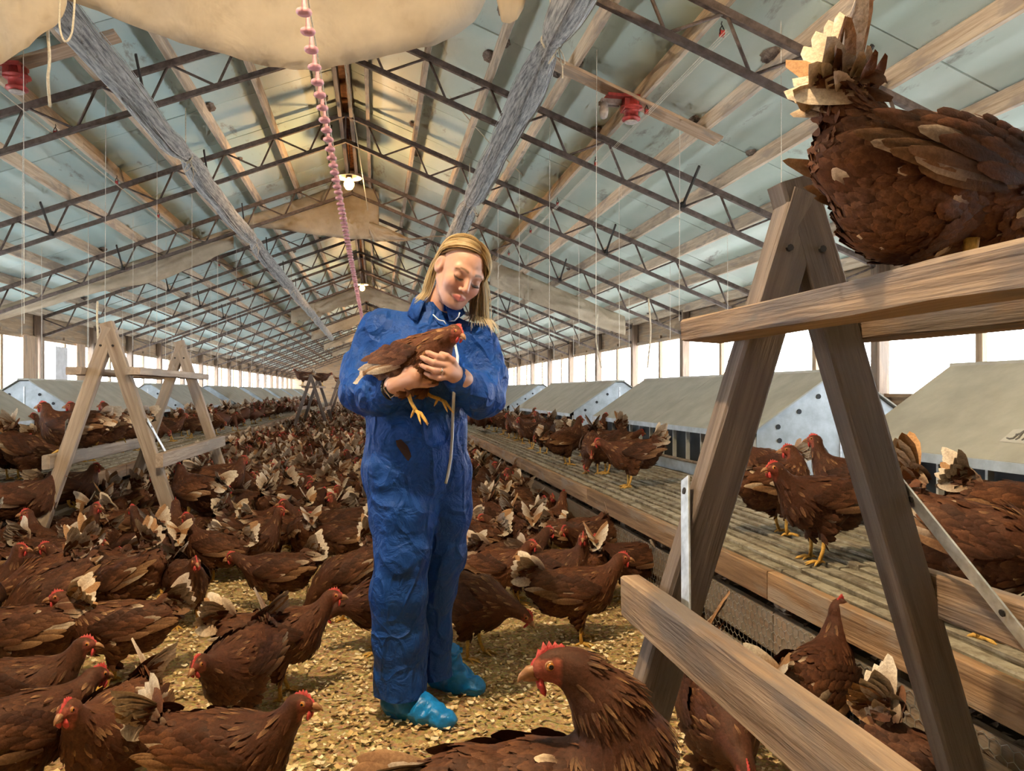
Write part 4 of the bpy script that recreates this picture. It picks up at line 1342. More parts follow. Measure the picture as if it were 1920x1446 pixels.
    if H.legs == 'stand':
        for sg, nm in ((-1, 'leg'), (1, 'leg.L')):
            lb = MB()
            foot(lb, V3(0.004, sg * 0.043, 0.088), V3(0.016 + 0.012 * sg, sg * 0.045, 0.0), V3(1, sg * 0.12, 0))
            out[nm] = lb
    elif H.legs == 'perch':
        for sg, nm in ((-1, 'leg'), (1, 'leg.L')):
            lb = MB()
            foot(lb, V3(-0.01 + H.footx, sg * 0.043, 0.115), V3(0.012 + H.footx, sg * 0.045, 0.085), V3(1, sg * 0.1, 0), 0.7, -0.012)
            out[nm] = lb
    elif H.legs == 'dangle':
        for sg, nm in ((-1, 'leg'), (1, 'leg.L')):
            lb = MB()
            foot(lb, V3(0.0, sg * 0.05, 0.10), V3(0.055 + 0.01 * sg, sg * 0.06, 0.045 + 0.02 * sg), V3(1, sg * 0.1, -0.3), 0.8, -0.02)
            out[nm] = lb
    return out

def neckpath(p1, p2, p3, r=(0.072, 0.046, 0.031, 0.024)):
    return [(0.055, 0, 0.225, r[0]), (*p1, r[1]), (*p2, r[2]), (*p3, r[3])]
POSES = {
    'alert':  dict(pitch=R(12), neck=neckpath((0.098, 0, 0.278), (0.118, 0, 0.328), (0.124, 0, 0.366)), head=(0.134, 0, 0.384), tail=40),
    'alertL': dict(pitch=R(14), neck=neckpath((0.096, 0, 0.280), (0.115, 0.004, 0.330), (0.120, 0.010, 0.366)), head=(0.124, 0.020, 0.383), hyaw=R(75), tail=44),
    'alertR': dict(pitch=R(10), neck=neckpath((0.098, 0, 0.276), (0.118, -0.004, 0.322), (0.124, -0.010, 0.358)), head=(0.130, -0.020, 0.375), hyaw=R(-70), tail=36),
    'mid':    dict(pitch=R(4), neck=neckpath((0.110, 0, 0.260), (0.142, 0, 0.295), (0.158, 0, 0.322)), head=(0.172, 0, 0.334), tail=34),
    'walk':   dict(pitch=R(-2), neck=neckpath((0.118, 0, 0.242), (0.160, 0, 0.262), (0.184, 0, 0.280)), head=(0.202, 0, 0.288), hpitch=R(-12), tail=38),
    'low':    dict(pitch=R(-12), neck=neckpath((0.118, 0, 0.205), (0.162, 0, 0.198), (0.190, 0, 0.186)), head=(0.208, 0.004, 0.176), hpitch=R(-35), tail=46),
    'peck':   dict(pitch=R(-22), neck=neckpath((0.118, 0, 0.172), (0.158, 0, 0.125), (0.176, 0, 0.086)), head=(0.186, 0, 0.062), hpitch=R(-62), tail=52),
    'sit':    dict(pitch=R(4), neck=neckpath((0.098, 0, 0.266), (0.112, 0, 0.296), (0.116, 0, 0.318)), head=(0.128, 0, 0.332), tail=26, legs='perch'),
    'back':   dict(pitch=R(6), neck=neckpath((0.085, 0.012, 0.276), (0.092, 0.020, 0.312), (0.084, 0.030, 0.340)), head=(0.070, 0.034, 0.352), hyaw=R(150), tail=34),
}
PART_ORDER = ['body', 'wing', 'wing.L', 'tail', 'beak', 'comb', 'wattles', 'eyes', 'leg', 'leg.L']
def hen_meshes(parts, nm):
    out = []
    for p in PART_ORDER:
        if p in parts:
            mb = parts[p]
            slots = sorted(set(mb.m))
            mats = [HENMATS[i] for i in slots]
            mb.m = [slots.index(i) for i in mb.m]
            out.append((p.split('.')[0], mb.mesh('hen_' + p.split('.')[0], mats, True)))
    return out
def hen_joined(parts):
    b = MB()
    for p in PART_ORDER:
        if p not in parts: continue
        q = parts[p]
        b.v.append(np.concatenate(q.v)); b.c.append(np.concatenate(q.c)); b.f += [tuple(i + b.n for i in f) for f in q.f]; b.m += q.m; b.n += q.n
    b.col = True
    return b.mesh('hen_whole', HENMATS, True)
HEN = {}; HENFAR = {}
_seed = 100
for nm, kw in POSES.items():
    for v in range(2 if nm in ('alert', 'mid', 'walk', 'low') else 1):
        _seed += 1
        H = Hen(**kw)
        HEN[(nm, v)] = hen_meshes(hen_parts(H, 0.0095, 950, _seed, tone=1.0 if v == 0 else 1.12), nm)
    if nm != 'back':
        HENFAR[nm] = hen_joined(hen_parts(Hen(**kw), 0.016, 190, _seed + 50, tone=1.12, detail=False))

def hen(x, y, z, heading, pose, label, group=None, scale=1.0, variant=0, meshes=None, roll=0.0, pit=0.0, cat='hen'):
    """heading: 0 = facing picture right, 90 = away, 180 = left, 270 = towards the camera"""
    o = bpy.data.objects.new('hen', None); o.empty_display_size = 0.1
    link(o)
    o.location = (x, y, z); o.rotation_euler = (roll, pit, R(heading) - TH); o.scale = (scale,) * 3
    tag(o, label, cat, group)
    for nm, me in (meshes or HEN.get((pose, variant)) or HEN[(pose, 0)]):
        mobj(nm, me, o)
    return o
def hen_far(x, y, z, heading, pose, label, group, scale=1.0):
    o = mobj('hen', HENFAR[pose])
    o.location = (x, y, z); o.rotation_euler = (0, 0, R(heading) - TH); o.scale = (scale,) * 3
    return tag(o, label, 'hen', group)
# ================================================================== the flock
PLACED = []
def hpx(px, py, heading, pose, label, z=0.0, scale=1.0, v=0, group=None):
    p = gp(px, py, z)
    if z == PZ:
        p.x = max(PXR + 0.06, min(NXR - 0.2, p.x)) if p.x > 0 else min(PXL - 0.06, max(NXL + 0.2, p.x))
    if z == 0.0: PLACED.append((p.x, p.y))
    return hen(p.x, p.y, z, heading, pose, label, group, scale, v)
# --- the open floor at the left front
hpx(215, 1284, 203, 'mid', 'brown hen standing side-on left of the open litter, pale fanned tail raised to the right', v=1, scale=1.04)
hpx(525, 1308, 14, 'mid', 'dark brown hen striding right across the open litter, red comb at the right', v=0, scale=1.06)
hpx(445, 1372, 258, 'walk', 'hen facing the camera with level head, in front of the striding hen', v=1, scale=1.02)
hpx(205, 1522, 268, 'mid', 'hen facing the camera head-on at the lower left, upright red comb', v=1, scale=1.02)
hpx(35, 1535, 62, 'walk', 'hen seen from behind in the lower left corner with a few white wing feathers', v=0, scale=1.05)
hpx(40, 1425, 12, 'mid', 'hen at the left edge turning its head right, above the corner hen', v=0)
hpx(35, 1302, 188, 'walk', 'reddish hen at the left edge with its white tail tip to the right', v=1, scale=1.05)
hpx(430, 1580, 352, 'mid', 'hen at the bottom edge facing right, white tail tuft standing up', v=1, scale=1.05)
hpx(350, 1175, 305, 'mid', 'hen turned right beside the foot of the left perch', v=0)
hpx(515, 1152, 182, 'walk', 'hen facing left on bright litter behind the striding hen', v=0)
hpx(232, 1180, 175, 'peck', 'hen with rounded back pecking behind the side-on hen', v=0, scale=1.05)
hpx(110, 1120, 2, 'walk', 'long-backed hen facing right at the left edge of the crowd', v=0, scale=1.05)
hpx(30, 1140, 80, 'low', 'hen with ragged pale wing feathers bending down at the left edge', v=1)
hpx(650, 1158, 200, 'peck', 'hen pecking the litter just left of the knee of the woman', v=0)
hpx(715, 1222, 190, 'low', 'hen peeking out from behind the left trouser leg of the woman', v=0)
hpx(395, 1095, 178, 'alert', 'tall-necked hen looking left beside the left perch leg', v=1)
hpx(480, 1080, 20, 'alert', 'hen with a bright red comb raising its head left of the trousers', v=0)
hpx(520, 1055, 25, 'walk', 'hen with cream tail fan bending away in the middle of the crowd', v=1)
hpx(640, 1070, 178, 'walk', 'hen with pale tail, half hidden left of the thigh of the woman', v=0)
hpx(650, 1030, 230, 'alert', 'hen with a red face looking out beside the trousers', v=0)
hpx(255, 1100, 160, 'low', 'golden-backed hen bending between the left perch legs', v=1)
# --- right of the woman
hpx(885, 1232, 338, 'low', 'plump hen with its head low just right of the trousers', v=0, scale=1.12)
hpx(935, 1140, 340, 'mid', 'hen with raised hackle feathers and pale beak behind the plump hen', v=1)
hpx(965, 1130, 20, 'mid', 'large dark hen with red comb facing right beside the hackled hen', v=0, scale=1.08)
hpx(1085, 1205, 4, 'mid', 'hen facing right in front of the near perch leg', v=0, scale=1.1)
hpx(1050, 1150, 330, 'alertR', 'tall hen with bright red comb stretching its neck, right of the woman', v=0, scale=1.05)
hpx(1105, 1140, 95, 'low', 'hen seen from behind with a white tail patch', v=1)
hpx(1175, 1125, 200, 'mid', 'hen looking left close to the near perch leg', v=0)
hpx(1040, 1035, 60, 'alert', 'upright hen with orange-brown neck below the right platform', v=1)
hpx(1085, 1060, 350, 'mid', 'hen with pale throat feathers below the right platform', v=1)
hpx(1125, 1055, 20, 'alert', 'hen looking right, nearest to the right platform boards', v=0)
hpx(960, 1050, 200, 'walk', 'hen with its cream tail spread to the right, behind the hip of the woman', v=0)
hpx(1225, 1110, 90, 'sit', 'hen squeezed between the near perch leg and the platform boards', v=0)
# --- foreground, under and beside the near perch
hpx(1352, 1500, 268, 'low', 'hen under the lower rung bending down with scalloped pale back feathers', v=1, scale=1.12)
hpx(1530, 1428, 42, 'alert', 'tall hen seen from behind between the near perch legs', v=1, scale=1.13)
p = at_depth(1790, 1400, 1.72); hen(p.x, p.y, 0, 320, 'low', 'hen at the bottom right corner with its white tail tip up', None, 1.0, 0)
p = at_depth(1650, 1400, 1.95); PLACED.append((1.0, 1.7))
# --- the big hen in front, standing on the lowest near rung, its head turned back to the left
Hf = Hen(pitch=R(2), neck=[(0.055, 0, 0.225, 0.074), (0.078, 0.0, 0.290, 0.060), (0.055, 0.004, 0.345, 0.046), (0.018, 0.008, 0.388, 0.031)], head=(-0.012, 0.010, 0.402), hyaw=R(186), hpitch=R(-6), tail=10, spread=0.7, legs='perch', footx=0.06)
fm = hen_meshes(hen_parts(Hf, 0.0065, 5200, 501, 0.74, hk=0.5), 'front')
SITZ = 0.085                      # perched hens sit low: their feet are this far above their own origin
RZ = RUNGS[2][0] + RUNGS[2][2] / 2
hen(rung_x(PXN, -1, 2) - 0.085, 1.15, RZ - SITZ * 1.17, 4, 'front', 'big dark hen in the front centre with orange eye and red comb, looking left', None, 1.17, meshes=fm)
# --- the hen on the top rung, seen from behind and below
Ht = Hen(pitch=R(-4), neck=[(0.055, 0, 0.225, 0.072), (0.11, 0, 0.235, 0.05), (0.15, 0, 0.23, 0.035), (0.18, 0, 0.22, 0.026)], head=(0.20, 0, 0.212), hpitch=R(-30), tail=52, spread=1.5, legs='perch', fluff=1.15)
tm = hen_meshes(hen_parts(Ht, 0.0065, 3200, 502, 1.1, hk=0.8), 'top')
hen(rung_x(PXN, -1, 0) + 0.10, 0.92, RUNGS[0][0] + RUNGS[0][2] / 2 - SITZ * 0.96, 12, 'top', 'very near hen on the top rung, seen from behind with its tail up', None, 0.96, meshes=tm)
# --- hens on the right platform
R_ = PZ
hpx(1535, 1052, 192, 'mid', 'hen at the edge of the right slats with a red comb, facing left', R_, 1.08, 0)
hpx(1462, 1002, 15, 'back', 'hen looking back to the left behind the red-combed slat hen', R_, 1.08, 0)
hpx(1478, 940, 184, 'alert', 'orange-lit hen between the near perch legs close to the nest box', R_, 1.05, 1)
hpx(1618, 985, 150, 'alert', 'hen half behind the right perch leg, neck stretched up', R_, 1.08, 0)
hpx(1835, 1190, 325, 'low', 'hen bending down right of the near perch with its pale tail up', R_, 1.15, 1)
hpx(1930, 1080, 350, 'walk', 'hen cut off by the right picture edge in front of the nest box', R_, 1.1, 0)
hpx(1182, 914, 188, 'walk', 'hen facing left on the slats, grey-tipped tail to the right', R_, 1.08, 0)
hpx(1110, 888, 262, 'low', 'hen bending forward on the edge of the right slats', R_, 1.0, 1)
hpx(1062, 872, 30, 'alert', 'slender dark hen with a long raised neck on the right slats', R_, 1.06, 0)
hpx(1140, 888, 200, 'peck', 'hen preening behind the grey-tailed hen on the slats', R_, 1.0, 0)
hpx(1178, 850, 20, 'alert', 'pale-necked hen beside the nest box front', R_, 1.05, 1)
hpx(1090, 855, 340, 'mid', 'hen with streaked hackle in the row on the right slats', R_, 1.0, 1)
hpx(1160, 870, 5, 'walk', 'hen with white wing tips behind the grey-tailed hen', R_, 1.0, 1)
for k_, (px, py, hd, ps, v) in enumerate(((1020, 850, 240, 'low', 0), (1000, 842, 200, 'mid', 1), (1025, 832, 190, 'alert', 0), (985, 832, 300, 'walk', 1), (975, 826, 170, 'mid', 0), (960, 822, 250, 'low', 1), (1050, 838, 170, 'alertL', 0), (1075, 830, 20, 'mid', 0),
                            (945, 815, 200, 'walk', 0), (930, 810, 220, 'mid', 1), (918, 804, 200, 'low', 0), (905, 800, 230, 'mid', 0), (990, 815, 10, 'alert', 1), (955, 808, 180, 'alert', 0), (1010, 818, 10, 'mid', 1))):
    hpx(px, py, hd, ps, 'small brown hen in the right slat row, %s of its far group' % ORD[k_], R_, 1.0, v, 'hens in the row on the right slats')
p = at_x(1687, 782, 4.0); hen(4.0, p.y, PZ, 150, 'alert', 'orange-lit hen in the gap between the two nearest nest boxes', None, 1.0, 1)
p = at_x(1150, 755, 3.9); hen(3.9, p.y, PZ, 200, 'alert', 'hen looking over the gap between the second and third nest boxes', None, 1.0, 1)
p = at_x(990, 752, 3.9); hen(3.9, p.y, PZ, 160, 'alert', 'hen in the gap beside the third nest box', None, 1.0, 0)
# --- hens on the left platform
hpx(60, 912, 352, 'low', 'large hen at the left edge of the left slats leaning right', R_, 1.15, 0)
hpx(110, 890, 0, 'mid', 'hen with white wing patch on the left slats behind the leaning hen', R_, 1.12, 0)
hpx(22, 900, 90, 'walk', 'hen with a cream tail tuft at the far left picture edge', R_, 1.05, 1)
hpx(75, 862, 200, 'alert', 'hen with a stretched neck in front of the left nest boxes', R_, 1.1, 0)
hpx(170, 866, 172, 'mid', 'brown hen on the left slats behind the left perch leg', R_, 1.1, 1)
hpx(225, 850, 185, 'walk', 'hen with pale underside between the left perch legs on the slats', R_, 1.08, 0)
hpx(150, 838, 250, 'alert', 'hen with wrinkled orange neck facing the camera near the left nest box', R_, 1.05, 1)
for k_, (px, py, hd, ps, v) in enumerate(((255, 845, 10, 'walk', 0), (290, 838, 340, 'low', 1), (320, 828, 20, 'mid', 1), (345, 818, 330, 'walk', 0), (360, 822, 200, 'alert', 1), (380, 812, 10, 'mid', 0), (400, 815, 340, 'low', 0), (420, 806, 200, 'mid', 1),
                            (440, 808, 330, 'low', 0), (455, 798, 30, 'walk', 0), (475, 795, 330, 'mid', 1), (490, 790, 200, 'alert', 0), (505, 787, 20, 'mid', 0), (275, 820, 170, 'alert', 0), (310, 812, 200, 'mid', 0), (410, 798, 180, 'alert', 1), (445, 793, 200, 'walk', 1),
                            (520, 783, 340, 'walk', 0), (470, 785, 20, 'alert', 1), (390, 802, 190, 'walk', 1))):
    hpx(px, py, hd, ps, 'small brown hen in the left slat row, %s of its far group' % ORD[k_], R_, 1.02, v, 'hens in the row on the left slats')
# --- hens on the rungs of the left perch
def on_rung(level, side, y, hd, pose, label, sc=1.0, v=0):
    z = RUNGS[level][0] + RUNGS[level][2] / 2 - SITZ * sc
    x = rung_x(PXF, side, level)
    hen(x, y, z, hd, pose, label, None, sc, v)
on_rung(2, -1, 5.05, 10, 'sit', 'hen with spread pale wing feathers perched low on the left rung of the left perch', 1.2)
on_rung(2, -1, 5.75, 15, 'sit', 'hen perched low behind the pale-winged hen on the left perch', 1.1)
on_rung(2, 1, 5.25, 150, 'sit', 'hen perched low on the right rung of the left perch with cream tail', 1.2)
on_rung(2, 1, 6.2, 20, 'sit', 'hen perched far down the right rung of the left perch', 1.1)
on_rung(1, -1, 5.3, 185, 'sit', 'hen on the middle left rung of the left perch, white tail to the right', 1.15)
on_rung(1, -1, 5.75, 190, 'sit', 'second hen on the middle left rung of the left perch', 1.12)
on_rung(1, -1, 6.3, 170, 'sit', 'third hen on the middle left rung of the left perch', 1.1)
# hens on the distant perches
hen_far(-1.75, 19.4, 1.25, 190, 'mid', 'hen on top of the small distant perch', None, 1.15)
hen_far(-1.35, 20.2, 1.25, 20, 'walk', 'second hen on top of the small distant perch', None, 1.1)
hen_far(-1.1, 26.0, 1.25, 10, 'mid', 'hen on top of the far perch beside the elbow of the woman', None, 1.1)
# --- the packed flock on the floor
rf = random.Random(77)
pts = list(PLACED)
wx, wy = gp(800, 1340, 0).x, gp(800, 1340, 0).y
def clear(x, y, dmin):
    return all((x - a) ** 2 + (y - b) ** 2 > dmin * dmin for a, b in pts)
def free_floor(x, y):
    # the open litter around the woman stays clear
    if y < 4.35: return False
    if (x - wx) ** 2 + (y - wy) ** 2 < 0.55 ** 2: return False
    if y < 5.0 and -1.0 < x < 0.1: return False
    return True
crowd = []
tries = 0
while tries < 60000:
    tries += 1
    y = 3.3 + (16.0 - 3.3) * rf.random()
    x = PXL + 0.16 + (PXR - PXL - 0.32) * rf.random()
    if y < 4.35 and not (x < -1.35 and y > 3.6): continue
    if y >= 4.35 and not free_floor(x, y): continue
    if clear(x, y, 0.235 if y < 9 else 0.25):
        pts.append((x, y)); crowd.append((x, y))
poses = ['walk', 'mid', 'low', 'peck', 'walk', 'mid', 'low', 'alert', 'alertL', 'alertR']
crowd.sort(key=lambda q: q[1])
near = 0
stuff_pts = []
LOOK = {'walk': 'level-necked hen', 'mid': 'hen with half-raised neck', 'low': 'hen with lowered head', 'peck': 'pecking hen', 'alert': 'hen stretching up', 'alertL': 'tall hen glancing left', 'alertR': 'tall hen glancing right'}
def crowd_label(x, y, hd, ps, near_):
    fc = ['facing right', 'heading away right', 'facing away', 'heading away left', 'facing left', 'coming forward left', 'facing the camera', 'coming forward right'][int(((hd + 22.5) % 360) // 45)]
    depth = 'by the left perch front' if y < 5.1 else 'by the left perch middle' if y < 6.0 else 'by the left perch back' if y < 6.9 else 'beyond the left perch' if y < 8.2 else 'in the middle distance'
    lane = 'left platform side' if x < -1.7 else 'left of centre' if x < -0.7 else 'mid-aisle' if x < 0.1 else 'right of centre' if x < 0.85 else 'right platform side'
    return '%s, %s, %s, %s' % (LOOK[ps], fc, lane, depth)
for i, (x, y) in enumerate(crowd):
    ps = rf.choice(poses); hd = rf.random() * 360; sc = rf.uniform(0.95, 1.12)
    side = 'left' if x < -0.4 else 'right'
    lab = crowd_label(x, y, hd, ps, y < 6.4)
    g_ = 'flock on the litter floor'
    if y < 6.4:
        hen(x, y, 0, hd, ps, lab, g_[:60], sc, rf.randrange(2)); near += 1
    elif i < 215:
        hen_far(x, y, 0, hd, ps, lab, g_[:60], sc)
    else:
        stuff_pts.append((x, y, hd, ps, sc))
# hens too far off to tell apart
tries = 0
far_pts = []
while tries < 9000:
    tries += 1
    y = 16 + 32 * rf.random() ** 1.2; x = PXL + (PXR - PXL) * rf.random()
    if all((x - a) ** 2 + (y - b) ** 2 > 0.36 ** 2 for a, b in far_pts):
        far_pts.append((x, y)); stuff_pts.append((x, y, rf.random() * 360, rf.choice(poses[:8]), rf.uniform(0.95, 1.15)))
for s_ in (-1, 1):
    for k in range(110):
        y = 12 + 22 * rf.random()
        x = (PXR + 0.12 + 0.62 * rf.random()) if s_ > 0 else (PXL - 0.12 - 0.62 * rf.random())
        stuff_pts.append((x, y, rf.random() * 360, rf.choice(poses[:8]), 1.05, PZ))
# one mesh from light copies
lite = {}
for nm in set(poses):
    lite[nm] = hen_parts(Hen(**POSES[nm]), 0.034, 12, 900, tone=1.12, detail=False)
def flat(parts):
    b = MB()
    for p in ('body', 'tail', 'comb'):
        if p in parts:
            q = parts[p]; b.v.append(np.concatenate(q.v)); b.c.append(np.concatenate(q.c)); b.f += [tuple(i + b.n for i in f) for f in q.f]; b.m += q.m; b.n += q.n
    return np.concatenate(b.v), b.f, np.concatenate(b.c), b.m
fl_ = {k: flat(v) for k, v in lite.items()}
SV, SF, SCo, SM = [], [], [], []
off = 0
for q in stuff_pts:
    x, y, hd, ps, sc = q[:5]; z = q[5] if len(q) > 5 else 0.0
    v, f, c, m_ = fl_[ps]
    Rm = rotz(R(hd) - TH) * sc
    SV.append(v @ Rm.T + V3(x, y, z)); SCo.append(c * rf.uniform(0.75, 1.25)); SM += m_
    SF.append([tuple(i + off for i in t) for t in f]); off += len(v)
sm = MB(); sm.v = SV; sm.c = SCo; sm.f = [t for s in SF for t in s]; sm.m = SM; sm.n = off; sm.col = True
print('hens near', near, 'crowd', len(crowd), 'stuff', len(stuff_pts), 'tris', len(sm.f))
tag(sm.build('distant_flock', HENMATS, None, True), 'countless tiny brown hens filling the far end of the barn', 'hens', kind='stuff')
# ================================================================== the woman in the blue coverall
WZ = 2.64
X0 = (800 - 960) / F * WZ
wbase = Vector((WZ * ST + X0 * CT, WZ * CT - X0 * ST, 0.0))
def W(px, py, dy=0.0):
    Z = WZ + dy
    return V3((px - 960) / F * Z - X0, dy, CAMH + (HOR - py) / F * Z)
woman = empty('person', wbase, -TH, 'blonde person in a blue coverall and shoe covers, holding a hen in both arms', 'person')

def cloth_mat():
    m, nt, bs = newmat('blue_coverall_cloth')
    v = coords(nt, (1, 1, 1), 'Object')
    n1 = noise(nt, v, 5, 4, 0.6, 0.4)
    n2 = noise(nt, v, 420, 2, 0.6)
    c = ramp(nt, [(0.3, (0.007, 0.048, 0.235)), (0.7, (0.011, 0.076, 0.360))], n1)
    nt.links.new(c, bs.inputs['Base Color'])
    bs.inputs['Roughness'].default_value = 0.5
    bs.inputs['Specular IOR Level'].default_value = 0.22
    vo = nt.nodes.new('ShaderNodeTexVoronoi'); vo.feature = 'DISTANCE_TO_EDGE'; vo.inputs['Scale'].default_value = 11
    v2 = coords(nt, (1.0, 1.0, 0.6), 'Object')
    ns = nt.nodes.new('ShaderNodeTexNoise'); ns.inputs['Scale'].default_value = 4; nt.links.new(v2, ns.inputs['Vector'])
    mx = nt.nodes.new('ShaderNodeMix'); mx.data_type = 'RGBA'; mx.inputs[0].default_value = 0.25
    nt.links.new(v2, mx.inputs[6]); nt.links.new(ns.outputs['Color'], mx.inputs[7])
    nt.links.new(mx.outputs[2], vo.inputs['Vector'])
    cr = ramp(nt, [(0.0, (1, 1, 1)), (0.10, (0.25,) * 3), (0.4, (0, 0, 0))], vo.outputs['Distance'])
    n3 = noise(nt, v, 16, 4, 0.55, 0.6)
    a1 = nt.nodes.new('ShaderNodeMath'); a1.operation = 'MULTIPLY_ADD'; a1.inputs[1].default_value = 0.35
    nt.links.new(cr, a1.inputs[0]); nt.links.new(n3, a1.inputs[2])
    a2 = nt.nodes.new('ShaderNodeMath'); a2.operation = 'MULTIPLY_ADD'; a2.inputs[1].default_value = 0.04
    nt.links.new(n2, a2.inputs[0]); nt.links.new(a1.outputs[0], a2.inputs[2])
    bump(nt, bs, a2.outputs[0], 0.9, 0.026)
    return m
M_BLUE = cloth_mat()
M_SHOE = plain('blue_plastic_film', (0.006, 0.21, 0.62), 0.28, 0, 0.2, 25, 0.35)
M_ZIP = plain('white_zip_tape', (0.70, 0.76, 0.86), 0.5, 0, 0.05)
M_WATCH = plain('black_watch_glass', (0.015, 0.015, 0.018), 0.15)
M_STEEL = plain('silver_metal', (0.75, 0.75, 0.77), 0.25, 0.95, 0.05)

ARM_R = [(W(708, 628, 0.02), 0.074), (W(686, 690, 0.0), 0.072), (W(680, 735, -0.05), 0.070), (W(712, 738, -0.14), 0.060), (W(738, 733, -0.20), 0.047)]
ARM_L = [(W(896, 645, 0.0), 0.070), (W(908, 705, -0.02), 0.068), (W(903, 745, -0.07), 0.064), (W(885, 732, -0.15), 0.056), (W(862, 714, -0.22), 0.045)]
LEG_R = [(W(752, 880, -0.03), 0.122), (W(756, 960, -0.05), 0.106), (W(757, 1035, -0.07), 0.088), (W(748, 1110, -0.06), 0.091), (W(750, 1200, -0.04), 0.088), (W(752, 1312, -0.03), 0.088)]
LEG_L = [(W(826, 890, 0.05), 0.108), (W(834, 960, 0.05), 0.092), (W(830, 1035, 0.06), 0.080), (W(816, 1120, 0.10), 0.068), (W(812, 1190, 0.12), 0.066), (W(812, 1282, 0.13), 0.070)]
def chain(P, pts, k=0.03):
    d = None
    for (a, ra), (b, rb) in zip(pts[:-1], pts[1:]):
        e = sd_cone(P, a, b, ra, rb)
        d = e if d is None else smin(d, e, k)
    return d
TY = rotz(R(28))
def cover_sdf(P):
    d = sd_ell(P, W(782, 868, 0.0), (0.182, 0.142, 0.150), TY)
    d = smin(d, sd_ell(P, W(786, 790, 0.0), (0.172, 0.128, 0.16), TY), 0.06)
    d = smin(d, sd_ell(P, W(792, 700, 0.01), (0.180, 0.135, 0.17), TY), 0.06)
    d = smin(d, sd_ell(P, W(838, 705, -0.09), (0.10, 0.07, 0.09), TY), 0.06)
    d = smin(d, sd_cone(P, W(722, 622, 0.03), W(884, 640, 0.0), 0.074, 0.068), 0.05)
    d = smin(d, sd_cone(P, W(815, 588, 0.02), W(812, 640, 0.02), 0.062, 0.12), 0.05)
    d = smin(d, chain(P, ARM_R), 0.022)
    d = smin(d, chain(P, ARM_L), 0.022)
    dl = smin(chain(P, LEG_R), chain(P, LEG_L), 0.012)
    d = smin(d, dl, 0.035)
    # cut off flat at the trouser hems and the neck
    return d
def nz(x, y, z): return mnoise.noise((x, y, z))
V, Q = surf(cover_sdf, (-0.36, -0.40, -0.02), (0.36, 0.28, 1.46), 0.0085)
nrm = grad(cover_sdf, V)
# folds: long soft drapes, tighter creases around elbows, waist, crotch, knees and hems
disp = np.zeros(len(V))
cent = [(W(680, 735, -0.05), 0.12, 1.2), (W(903, 745, -0.07), 0.12, 1.2), (W(756, 1060, -0.08), 0.12, 1.0), (W(830, 1060, 0.05), 0.10, 0.9), (W(800, 905, -0.10), 0.13, 0.9), (W(752, 1290, -0.05), 0.10, 1.1), (W(812, 1270, 0.12), 0.09, 1.1), (W(700, 650, 0), 0.10, 0.7), (W(890, 665, 0), 0.10, 0.7), (W(785, 790, -0.1), 0.14, 0.8)]
for i, p in enumerate(V):
    x, y, z = p
    wv = 0.35
    for c, r_, a in cent:
        q = (p - c); wv += a * math.exp(-(q @ q) / (r_ * r_))
    rid = lambda t: 1.0 - abs(t) * 2.2
    f = rid(nz(x * 7 + 3, y * 7, z * 4.5)) * 0.5 + rid(nz(x * 13 + z * 7, y * 13, z * 8 - x * 5)) * 0.35
    g_ = nz(x * 4, y * 4, z * 1.6 + 7)
    vd, _ = mnoise.voronoi((x * 8.5 + 0.6 * g_, y * 8.5 + 0.5 * f, z * 4.2 - 0.8 * g_))
    cr_ = min(1.0, (vd[1] - vd[0]) * 2.2)
    disp[i] = 0.0065 * wv * f + 0.010 * g_ + (0.0045 + 0.005 * wv) * (cr_ - 0.5)
hem = (V[:, 2] < 0.22)
V = V + nrm * disp[:, None]
keep_lo = 0.085
cov = MB()
# open the trouser hems and neck by dropping the caps
zq = V[Q][:, :, 2].mean(1)
pq = V[Q].mean(1)
dn = np.linalg.norm(pq - W(815, 572, 0.02), axis=1)
keep = (zq > keep_lo) & ~((dn < 0.052))
Qk = Q[keep]
used = np.unique(Qk); rm = np.full(len(V), -1); rm[used] = np.arange(len(used))
cov.add(V[used], rm[Qk].tolist())
co = cov.build('coverall', M_BLUE, woman, True)
def hit(px, py, f=cover_sdf, near=-0.7, off=0.0):
    """first surface point of the figure seen through a pixel (in her frame)"""
    a = W(px, py, near); b = W(px, py, 0.4); d = (b - a) / np.linalg.norm(b - a); t = 0.0
    for _ in range(120):
        e = float(f((a + d * t)[None])[0])
        if e < 0.0008: break
        t += e * 0.7
        if t > 0.9: t = 0.62; break
    return a + d * (t - off)
# zip down the front
zp = MB()
path = [hit(px, py, off=0.009) for (px, py) in ((846, 622), (853, 645), (858, 668), (856, 700), (851, 740), (849, 780), (848, 820), (845, 860), (840, 890), (834, 912))]
fine = []
for i in range(len(path) - 1):
    for t in np.linspace(0, 1, 5)[:-1]: fine.append(path[i] * (1 - t) + path[i + 1] * t)
zp.tube(fine, 0.0052, 6, flat=0.7)
zp.build('zip', M_ZIP, co, True)
zt_ = MB(); zt_.tube([hit(846, 612, off=0.02), hit(844, 622, off=0.02), hit(842, 634, off=0.018)], 0.004, 6); zt_.build('zip_pull', M_STEEL, co)
# white ear-loop cords at the collar
lc = MB()
lc.tube([hit(812, 590, off=.012), hit(822, 600, off=.015), hit(832, 602, off=.015), hit(836, 608, off=.012)], 0.0022, 5)
lc.tube([hit(842, 602, off=.012), hit(852, 602, off=.015), hit(860, 594, off=.018), hit(862, 586, off=.02)], 0.0022, 5)
lc.build('white_cord', M_ZIP, co, True)
# side slit pocket standing open, dark inside
po = MB(); ring = [hit(px, py, off=0.007) for (px, py) in ((742, 826), (752, 824), (764, 836), (770, 850), (773, 866), (764, 864), (752, 848), (744, 836))]
po.add(ring, [tuple(range(8))]); po.build('pocket_opening', plain('dark_brown_lining', (0.035, 0.014, 0.012), 0.9), co)
